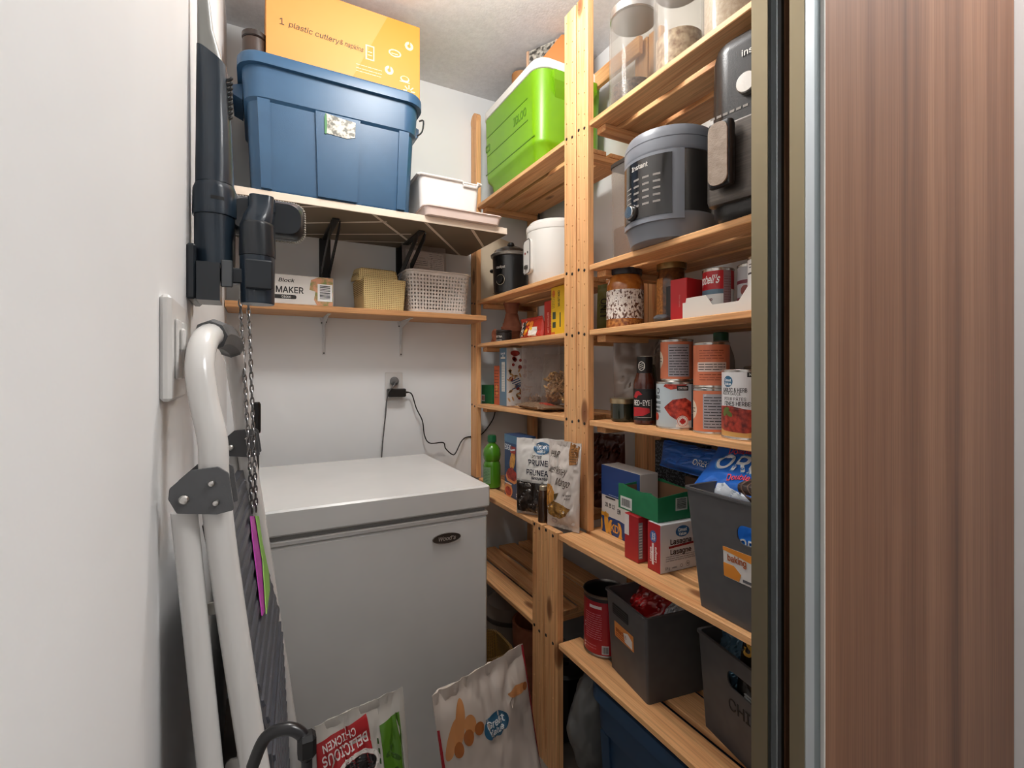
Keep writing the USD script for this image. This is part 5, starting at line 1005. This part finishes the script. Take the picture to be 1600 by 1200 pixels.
t = thing('coffee_can', 'open red coffee can with silver rims on the lowest shelf', 'tin can', (0.893, 1.103, L2), -72)
r, h = 0.061, 0.172
obj('body', lathe([(r - .002, 0), (r, .002), (r, .006), (r - .0015, .008), (r - .0015, h - .008), (r, h - .006), (r + .001, h - .001), (r - .001, h), (r - .003, h - .003), (r - .004, h - .01), (r - .004, .004), (0, .004)], 48), C('#8f8b88', 0.3, 1.0), t)
F = fcyl(r - .0015); put(t, 'label_wrap', F, C('#9a1220', 0.32), [R(-PI * r * .97, .009, PI * r * .97, h - .018)], 0); put(t, 'black_band', F, C('#1f1c1d', 0.4), [R(-PI * r * .97, h - .018, PI * r * .97, h - .009)], 0)
put(t, 'small_print', F, C('#c4727c', 0.4), lines(-0.028, 0.026, [0.05 + .0062 * k for k in range(12)], 0.0028, 5) + lines(-0.03, 0.01, (0.022, 0.03), 0.003, 6), 1); put(t, 'white_label', F, C('#cfc0bf', 0.4), [R(-0.012, 0.135, 0.026, 0.143), E(-0.034, 0.020, .003), E(-0.034, 0.028, .003), E(-0.033, 0.075, .0025), E(-0.033, 0.085, .0025)], 1)
put(t, 'barcode_label', F, C('#b9bcc2', 0.4), [R(0.026, 0.012, 0.046, 0.036)], 1); put(t, 'barcode', F, C('#24242a', 0.4), barcode(0.027, 0.014, 0.046, 0.034, 2), 2)
put(t, 'black_roundel', F, C('#191617', 0.4), [E(-0.067, 0.038, 0.017, 0.026)], 2); put(t, 'roundel_ring', F, C('#c9bdbb', 0.4), [E(-0.067, 0.038, 0.0182, 0.0275).difference(E(-0.067, 0.038, 0.017, 0.026))], 1)

# below the shelves, on the floor
tote('storage_tote', 'dark blue storage tote on the floor under the lowest right shelf', (0.985, 0.80, 0), -90, 0.56, 0.37, 0.36, noisy('navy_tote_plastic', '#27425e', '#2b4766', 6, 0.4, 0.1, 900))
t = thing('plastic_sack', 'grey plastic sack on the floor between lower post and dark blue tote', 'sack', (0.90, 1.16, 0))
s_ = trimesh.creation.icosphere(4, 1.0); s_.vertices = s_.vertices * (1 + 0.35 * (meshkit.fbm(s_.vertices * 2 + 5, 3, 9)[:, None] - 0.5)) * [0.085, 0.055, 0.155] + [0, 0, 0.150]; s_.vertices[:, 2] = np.maximum(s_.vertices[:, 2], 0)
obj('sack', s_, C('#6c6c6b', 0.4), t)
t = thing('demijohn', 'large beige round jug in the dark under the lowest left shelf', 'jug', (0.905, 1.70, 0))
obj('jug', lathe([(0.09, 0), (0.105, 0.01), (0.108, 0.12), (0.108, 0.24), (0.095, 0.29), (0.05, 0.325), (0.03, 0.335), (0.03, 0.36)], 36), C('#8d7f73', 0.4), t)
obj('band', lathe([(0.1085, 0.232), (0.110, 0.235), (0.110, 0.245), (0.1085, 0.248)], 36), C('#4a4039', 0.5), t)
pot('flower_pot', 'big brown flowerpot in the dark beside the beige jug', 0.90, 1.50, 0, 0.085, 0.30, False, 'pots on the floor')
t = thing('cooking_pot', 'black enamel pot in the dark beside the lower post', 'pot', (0.915, 1.385 - 0.05 + 0.0, 0.0))
obj('pot', lathe([(0.05, 0), (0.055, 0.004), (0.058, 0.20), (0.060, 0.204), (0.056, 0.204), (0.053, 0.01)], 32), C('#171618', 0.3), t); obj('lid', lathe([(0.058, 0.2045), (0.05, 0.215), (0.012, 0.222), (0.012, 0.235)], 28), C('#1d1c1e', 0.3), t)
t = thing('wicker_basket', 'small ochre wicker basket on the floor at the corner of the freezer', 'basket', (0.700, 1.49, 0))
obj('basket', tub(0.11, 0.15, 0.13, 0.17, 0.27, 0.04, 0.004, 0.004, 0.01), weave('dark_wicker', '#3d2c14', '#8a6630', 60), t)

# frozen food bags in front of the freezer
WP_ = C('#c9bdb2', 0.35, 0, 0.3)
t, p = bag('fries_bag', 'big white frozen fries bag with a blue roundel on the floor before the freezer', 'bag', (0.517, 0.955, 0.016), 10, 0.250, 0.512, 0.10, WP_, 71,
    [
     
     ('roundel', C('#2f607f', 0.4), [E(0.010, 0.385, 0.034, 0.026)]), ], rx=-8, ry=-6, wr=0.010, fx=6, top=0.05, foot=0.03)
f = p.face(); put(t, 'roundel_lettering', f, C('#e8ecee', 0.4), [text('Great', 0.010, 0.392, 0.016, 0.046), text('Value', 0.010, 0.374, 0.013, 0.04)], 3)
each(t, 'fries_print', f, C('#c98a55', 0.4), [affinity.rotate(E(-0.075, 0.435, 0.012, 0.045), -14), affinity.rotate(E(-0.098, 0.41, 0.011, 0.040), -24), E(-0.053, 0.42, 0.014, 0.02), affinity.rotate(E(0.085, 0.425, 0.030, 0.011), -8)], 1); each(t, 'fries_print', f, C('#a3602f', 0.4), [E(-0.062, 0.398, 0.012, 0.016), E(-0.088, 0.385, 0.011, 0.016), E(-0.034, 0.403, 0.012, 0.013), E(0.108, 0.421, 0.008, 0.009)], 2); put(t, 'red_edge', f, C('#a81e2a', 0.4), [R(0.1205, 0.02, 0.1248, 0.510), R(-0.1248, 0.02, -0.1205, 0.44)], 0)
t, p = bag('frozen_bag', 'red, green and white frozen food bag standing upside down before the freezer', 'bag', (0.195, 0.868, 0.0), 10, 0.172, 0.565, 0.08, C('#b9b4ac', 0.35, 0, 0.3), 73,
    [('red_panel', C('#a81f24', 0.38), [Polygon([(-0.0858, 0.02), (-0.0858, 0.535), (0.008, 0.548), (0.018, 0.42), (0.02, 0.02)])]), ('green_panel', C('#4d7a1e', 0.38), [Polygon([(0.030, 0.30), (0.030, 0.520), (0.072, 0.528), (0.075, 0.30)])])], rx=-8, wr=0.006, fx=6, top=0.03, foot=0.03)
f = p.face(); put(t, 'lettering', f, C('#e8dedb', 0.4), [text('DELICIOUS', -0.036, 0.508, 0.017, 0.084, True, 188), text('CHICKEN', -0.046, 0.527, 0.013, 0.06, True, 188)], 2)
put(t, 'badge', f, C('#e6e0da', 0.4), [E(-0.015, 0.472, 0.040, 0.024).difference(E(-0.015, 0.470, 0.034, 0.019))], 2); put(t, 'badge', f, C('#1c191a', 0.4), [E(-0.015, 0.470, 0.033, 0.018)], 2)
put(t, 'green_print', f, C('#2f5212', 0.4), [affinity.rotate(E(0.045, 0.47, 0.010, 0.004), 30), affinity.rotate(E(0.058, 0.455, 0.012, 0.004), -40), affinity.rotate(E(0.05, 0.435, 0.010, 0.004), 10)], 2); put(t, 'stitch', f, C('#3c5a28', 0.4), [R(0.0235, 0.30 + .016 * k, 0.0255, 0.309 + .016 * k) for k in range(13)], 2)

# ================================================================== LEFT WALL
PLW = C('#dcdad7', 0.35)
t = thing('light_switch', 'double white light switch plate with slider on the left wall', 'switch', (XL, 0.692, 1.225), 90)
obj('cover_plate', bx(-0.062, 0.062, -0.011, 0, -0.058, 0.058, 0.0035), PLW, t)
for k, x in enumerate((-0.024, 0.026)):
    fr_ = obj('rocker', bx(x - 0.016, x + 0.016, -0.0145, -0.0112, -0.034, 0.034, 0.0012), PLW, t)
    obj('slider' if k else 'toggle', bx(x - 0.006, x + 0.006, -0.020, -0.0147, -0.022 if k else -0.002, 0.006 if k else 0.024, 0.002), PLW, fr_)

NAVY = noisy('navy_satin_plastic', '#222f3c', '#273643', 10, 0.3, 0.04, 600, coat=0.25)
CHAR = C('#20272e', 0.33, 0, 0.2)
t = thing('vacuum_bracket', 'dark vacuum accessory bracket screwed to the left wall, its arm to the right', 'bracket', (XL, 0.905, 1.35))
obj('wall_plate', bx(0, 0.012, -0.045, 0.055, -0.042, 0.042, 0.003), CHAR, t)
obj('holder', loft([np.array([(0.0125, -0.0448, z), (0.043, -0.0448, z), (0.043, 0.02, z), (0.0125, 0.02, z)]) for z in (-0.042, 0.016)]), CHAR, t, False)
obj('peg', cyl(0.017, 0.0162, 0.05, 20, 0.034, 0.0), CHAR, t)
obj('arm', bx(0.0432, 0.0765, -0.035, -0.018, -0.012, 0.012, 0.002), CHAR, t)
obj('clip', bx(0.044, 0.060, -0.041, -0.0355, -0.02, 0.022, 0.0015), C('#5f6265', 0.3, 0.5), t)
obj('side_holder', bx(0.077, 0.115, -0.057, -0.050, -0.022, 0.024, 0.002), CHAR, t)
t = thing('vacuum_tool', 'long dark blue crevice tool standing upright on the wall bracket', 'vacuum tool', (-0.056, 0.905, 1.367))
obj('sleeve', lathe([(0.0275, 0), (0.0285, 0.002), (0.0285, 0.0785), (0.027, 0.0785), (0.027, 0.001)], 36), NAVY, t)
cl_ = obj('collar', lathe([(0.0305, 0.079), (0.031, 0.081), (0.0305, 0.120), (0.027, 0.130)], 36), NAVY, t)
obj('slot', curved_panel(-0.004, 0.014, 0.1, 0.105, 0.0303, 0.0312, 5), C('#0a0c0e', 0.5), cl_)
rgs = []
for z, wx, wy, x0 in ((0.130, 0.053, 0.054, 0), (0.16, 0.052, 0.050, -.0005), (0.22, 0.049, 0.044, -.0015), (0.29, 0.045, 0.036, -.0030), (0.335, 0.041, 0.031, -.0045)):
    rgs.append(ring(wx, wy, min(wx, wy) * .45, z, 7, x0, 0))
rgs[-1][:, 2] -= (rgs[-1][:, 0] + 0.0045) * 0.62
obj('nozzle', loft(rgs), NAVY, t, 40)
tip = [ring(0.036, 0.028, 0.012, 0.336, 7, -.006, 0), ring(0.022, 0.02, 0.008, 0.375, 7, -.013, 0), ring(0.016, 0.016, 0.007, 0.43, 7, -.016, 0)]
tip[0][:, 2] -= (tip[0][:, 0] + 0.0045) * 0.62
obj('grey_tip', loft(tip), C('#8f908c', 0.4), t, 40, 'pale grey inner tip')
for k in range(9):
    obj('bristle_tuft', moved(tube([(0.012, -0.006, 0), (0.021, -0.010, 0.002), (0.0235, -0.009, 0.006)], 0.0024, 6, 3), (0.0, 0.0, 0.236 + 0.0078 * k)), C('#15181b', 0.5), t)
t = thing('vacuum_tool', 'shorter dark upholstery tool with a bristled head on the bracket arm', 'vacuum tool', (0.004, 0.882, 1.308))
obj('tube', lathe([(0.024, 0), (0.025, 0.002), (0.0255, 0.0755), (0.023, 0.0755), (0.022, 0.004)], 36), NAVY, t)
obj('sleeve', lathe([(0.0262, 0.076), (0.0266, 0.078), (0.0258, 0.125), (0.0235, 0.13)], 36), CHAR, t)
obj('neck', loft([ring(0.046, 0.046, 0.021, 0.1302, 6), ring(0.044, 0.042, 0.018, 0.142, 6, .002), ring(0.036, 0.034, 0.012, 0.158, 6, .006, .004), ring(0.036, 0.032, 0.010, 0.176, 6, .006, .006)]), NAVY, t, 40)
hd_ = loft([np.column_stack([a[:, 0] + 0.014, np.full(len(a), y), a[:, 1] + 0.150]) for y, a in ((0.045, rrect(0.114, 0.062, 0.016, 6)), (0.028, rrect(0.114, 0.062, 0.018, 6)), (0.018, rrect(0.104, 0.050, 0.020, 6)), (0.0175, rrect(0.09, 0.036, 0.016, 6)))])
h_ = obj('head', hd_, CHAR, t, 40)
rimp = [(x + 0.014, y + 0.150) for x, y in rrect(0.120, 0.068, 0.019, 9)]
bm = []
rn = random.Random(2)
per = np.array(rimp + rimp[:1]); sl_ = np.concatenate([[0], np.cumsum(np.linalg.norm(np.diff(per, axis=0), axis=1))])
for k in range(84):
    u = sl_[-1] * k / 84; x, z = np.interp(u, sl_, per[:, 0]), np.interp(u, sl_, per[:, 1]); bm.append(moved(trimesh.creation.icosphere(1, 0.0021), (x, 0.040 + rn.uniform(-.001, .001), z)))
tag(obj('bristle', cat(*bm), C('#b9b2a6', 0.5), h_, True), kind='stuff')
obj('hinge', bx(-0.014, 0.026, 0.000, 0.017, 0.150, 0.178, 0.004), NAVY, t)

# ladder folded against the left wall
WHP = C('#dddbd8', 0.2, 0, 0.5)
GRY = noisy('grey_rubber', '#57585a', '#5c5d5f', 30, 0.5, 0.15, 600)
t = thing('step_ladder', 'white tubular folding step ladder with grey fittings, leaning against the left wall', 'ladder', (-0.0469, 0.0018, 0), -4.3)
lean = lambda z: -0.0377 + 0.132 * (1.036 - z)
hoop = [(lean(0.0), 0.625, 0.015), (lean(.5), 0.625, 0.5), (lean(.9), 0.625, 0.9), (-0.038, 0.624, 1.06), (-0.041, 0.626, 1.12), (-0.050, 0.632, 1.165), (-0.056, 0.642, 1.205), (-0.056, 0.672, 1.236), (-0.053, 0.725, 1.248), (-0.053, 0.80, 1.250), (-0.054, 0.875, 1.246), (-0.054, 0.935, 1.222), (-0.052, 0.968, 1.18), (-0.047, 0.985, 1.125), (-0.042, 0.992, 1.06), (lean(.9), 0.992, 0.9), (lean(.5), 0.992, .5), (lean(0.0), 0.992, 0.015)]
obj('front_frame', tube(hoop, 0.0148, 16, 6), WHP, t)
lb = lambda z: -0.0670 + 0.085 * (1.05 - z)
for y in (0.620, 0.997): obj('rear_leg', tube([(lb(z), y, z) for z in (0.015, 0.35, 0.7, 1.05)], 0.0125, 16, 4), WHP, t)
for y in (0.620, 0.997):
    for fnc in (lean, lb): obj('rubber_foot', cyl(0.018, 0, 0.05, 16, fnc(0.02), y, 0.003), GRY, t)
obj('crossbar', tube([(lb(.30), 0.634, .30), (lb(.30), 0.983, .30)], 0.010, 10, 0), WHP, t)
obj('grip', tube([(-0.054, 0.70, 1.244), (-0.053, 0.725, 1.248), (-0.053, 0.80, 1.250), (-0.054, 0.875, 1.246), (-0.054, 0.90, 1.239)], 0.0188, 8, 3), GRY, t, False, 'grey rubber hand grip')
pg = Polygon([(-0.080, 1.066), (-0.079, 1.078), (-0.058, 1.098), (-0.030, 1.100), (-0.020, 1.092), (-0.014, 1.046), (-0.030, 1.043), (-0.072, 1.049)]).buffer(0.003, quad_segs=3)
pg = affinity.scale(pg, 0.82, 0.80, origin=(-0.050, 1.075))
for k, y in enumerate((0.600, 0.972)):
    hb = obj('hinge_plate', extr(pg, 0.004, 'y').apply_translation([0, y, 0]), GRY, t, False, 'grey hinge plate')
    for (x, z, rr) in ((-0.063, 1.066, 0.0050), (-0.0385, 1.081, 0.0036), (-0.0345, 1.060, 0.0036)):
        obj('bolt', moved(lathe([(rr, 0), (rr, 0.003), (rr * .7, 0.005), (rr * .3, 0.0055)], 14), (x, y - 0.0002, z), rx=90), C('#d6d4d0', 0.25, 1.0), hb)
    obj('hinge_plate', extr(pg, 0.004, 'y').apply_translation([0, y + 0.040, 0]), GRY, t, False)
STP = noisy('grey_step_plastic', '#414349', '#464850', 30, 0.42, 0.15, 600)
prof = [(-0.044, 1.025), (-0.0326, 0.957), (0.0134, 0.765)], [(0.0165, 0.745), (0.0244, 0.577), (0.032, 0.42)]
def xo(z):
    q = sorted([p[::-1] for p in prof[0] + prof[1]]); return float(np.interp(z, [a for a, b in q], [b for a, b in q]))
for pf_ in prof:
    sp = obj('step', extr(Polygon(pf_ + [(x - 0.010, z) for x, z in pf_[::-1]]), 0.332, 'y').apply_translation([0, 0.642, 0]), STP, t, False, 'grey ribbed step, folded up')
    (xa, za), (xb, zb) = pf_[0], pf_[-1]
    for z in np.arange(za - 0.012, zb + 0.006, -0.021):
        x0_, x1_ = xo(z), xo(z - 0.010)
        q = [(x0_ - .002, y, z) for y in (0.655, 0.962)] + [(x1_ - .002, y, z - .010) for y in (0.655, 0.962)] + [(x0_ + .003, y, z - .0015) for y in (0.657, 0.960)] + [(x1_ + .003, y, z - .0085) for y in (0.657, 0.960)]
        obj('rib', trimesh.convex.convex_hull(np.array(q)), STP, sp, False)
for z in (0.93, 0.745):
    obj('link_bar', extr(Polygon(rrect(0.03, 0.014, 0.006)), 0.003, 'y').apply_translation([(lean(z) + lb(z)) / 2 + .004, 0.640, z]), C('#b9b7b3', 0.35, 0.8), t)

# chains from the bracket arm
def chain(label, a, c, n):
    t = thing('hanging_chain', label, 'chain', a, 0, 'thin steel chains hanging by the ladder')
    a, c = np.array(a), np.array(c); d_ = (c - a); L = np.linalg.norm(d_); pit = L / n
    for k in range(n):
        o = d_ * (k + 0.5) / n; ln = pit * 0.66; ww = 0.0026
        pts = [(ww * math.sin(q), 0, -ln * math.cos(q)) for q in np.linspace(0, 2 * PI, 11)[:-1]]
        m = tube(pts, 0.0012, 6, 2, True)
        obj('link', moved(m, o, rz=90 * (k % 2) + 20), C('#a5a5a6', 0.25, 1.0), t)
chain('thin steel chain hanging by the ladder, the left of the two', (-0.022, 0.945, 1.322), (-0.0035, 0.95, 0.955), 34)
chain('thin steel chain hanging by the ladder, the right of the two', (-0.010, 0.95, 1.330), (0.0025, 0.955, 0.955), 34)

# folders, board and sticks between ladder and freezer
def sheet(name, label, yz, off, m):
    t = thing(name, label, 'folder', (-0.0469, 0.0018, 0), -4.3)
    pl_ = trimesh.creation.extrude_polygon(Polygon(yz).segmentize(0.02), 0.0016, engine='earcut'); v = pl_.vertices.copy()
    pl_.vertices = np.array([(xo(c[1]) + off + c[2], c[0], c[1]) for c in v]); obj('cover', pl_, m, t, False)
sheet('paper_folder', 'magenta paper folder tucked against the ladder step below the chains', [(0.911, 0.959), (0.955, 0.946), (0.917, 0.909), (0.889, 0.886), (0.803, 0.845), (0.775, 0.851), (0.839, 0.905), (0.873, 0.934)], 0.0045, C('#b02ea0', 0.45))
sheet('paper_folder', 'lime green paper folder, right of the magenta one', [(0.944, 0.950), (0.975, 0.940), (0.935, 0.905), (0.915, 0.860), (0.874, 0.846), (0.792, 0.845), (0.890, 0.890)], 0.0075, C('#7fb04a', 0.5))
t = thing('white_board', 'thin white board edge leaning between ladder and freezer', 'board', (0.116, 1.12, 0.0), 0, ry=-7.2)
obj('board', bx(-0.002, 0.002, -0.11, 0.11, 0, 0.955, 0.001), C('#dcdde0', 0.4), t)
t = thing('broom_handle', 'thin dark stick with a black grip behind the chains', 'stick', (0.004, 1.235, 0))
obj('stick', cyl(0.005, 0, 1.06, 12), C('#3a3836', 0.4), t); obj('grip', lathe([(0.0075, 1.0602), (0.0085, 1.065), (0.0085, 1.125), (0.006, 1.13)], 14), BLACK, t)
t = thing('cane_handle', 'black curved cane handle at the bottom edge, in front of the ladder', 'cane', (0.048, 0.545, 0))
obj('shaft', tube([(0, 0, 0.0), (0, 0, 0.4), (0, 0, 0.795)], 0.0055, 12, 0), C('#1f1f22', 0.35), t)
obj('handle', tube([(0, 0, 0.7955), (-0.003, 0.002, 0.818), (-0.018, 0.006, 0.829), (-0.038, 0.012, 0.823), (-0.050, 0.016, 0.795)], 0.0062, 12, 8), C('#18181b', 0.3, 0, 0.3), t)
obj('collar', bx(-0.009, 0.009, -0.009, 0.009, 0.797, 0.822, 0.004), BLACK, t)
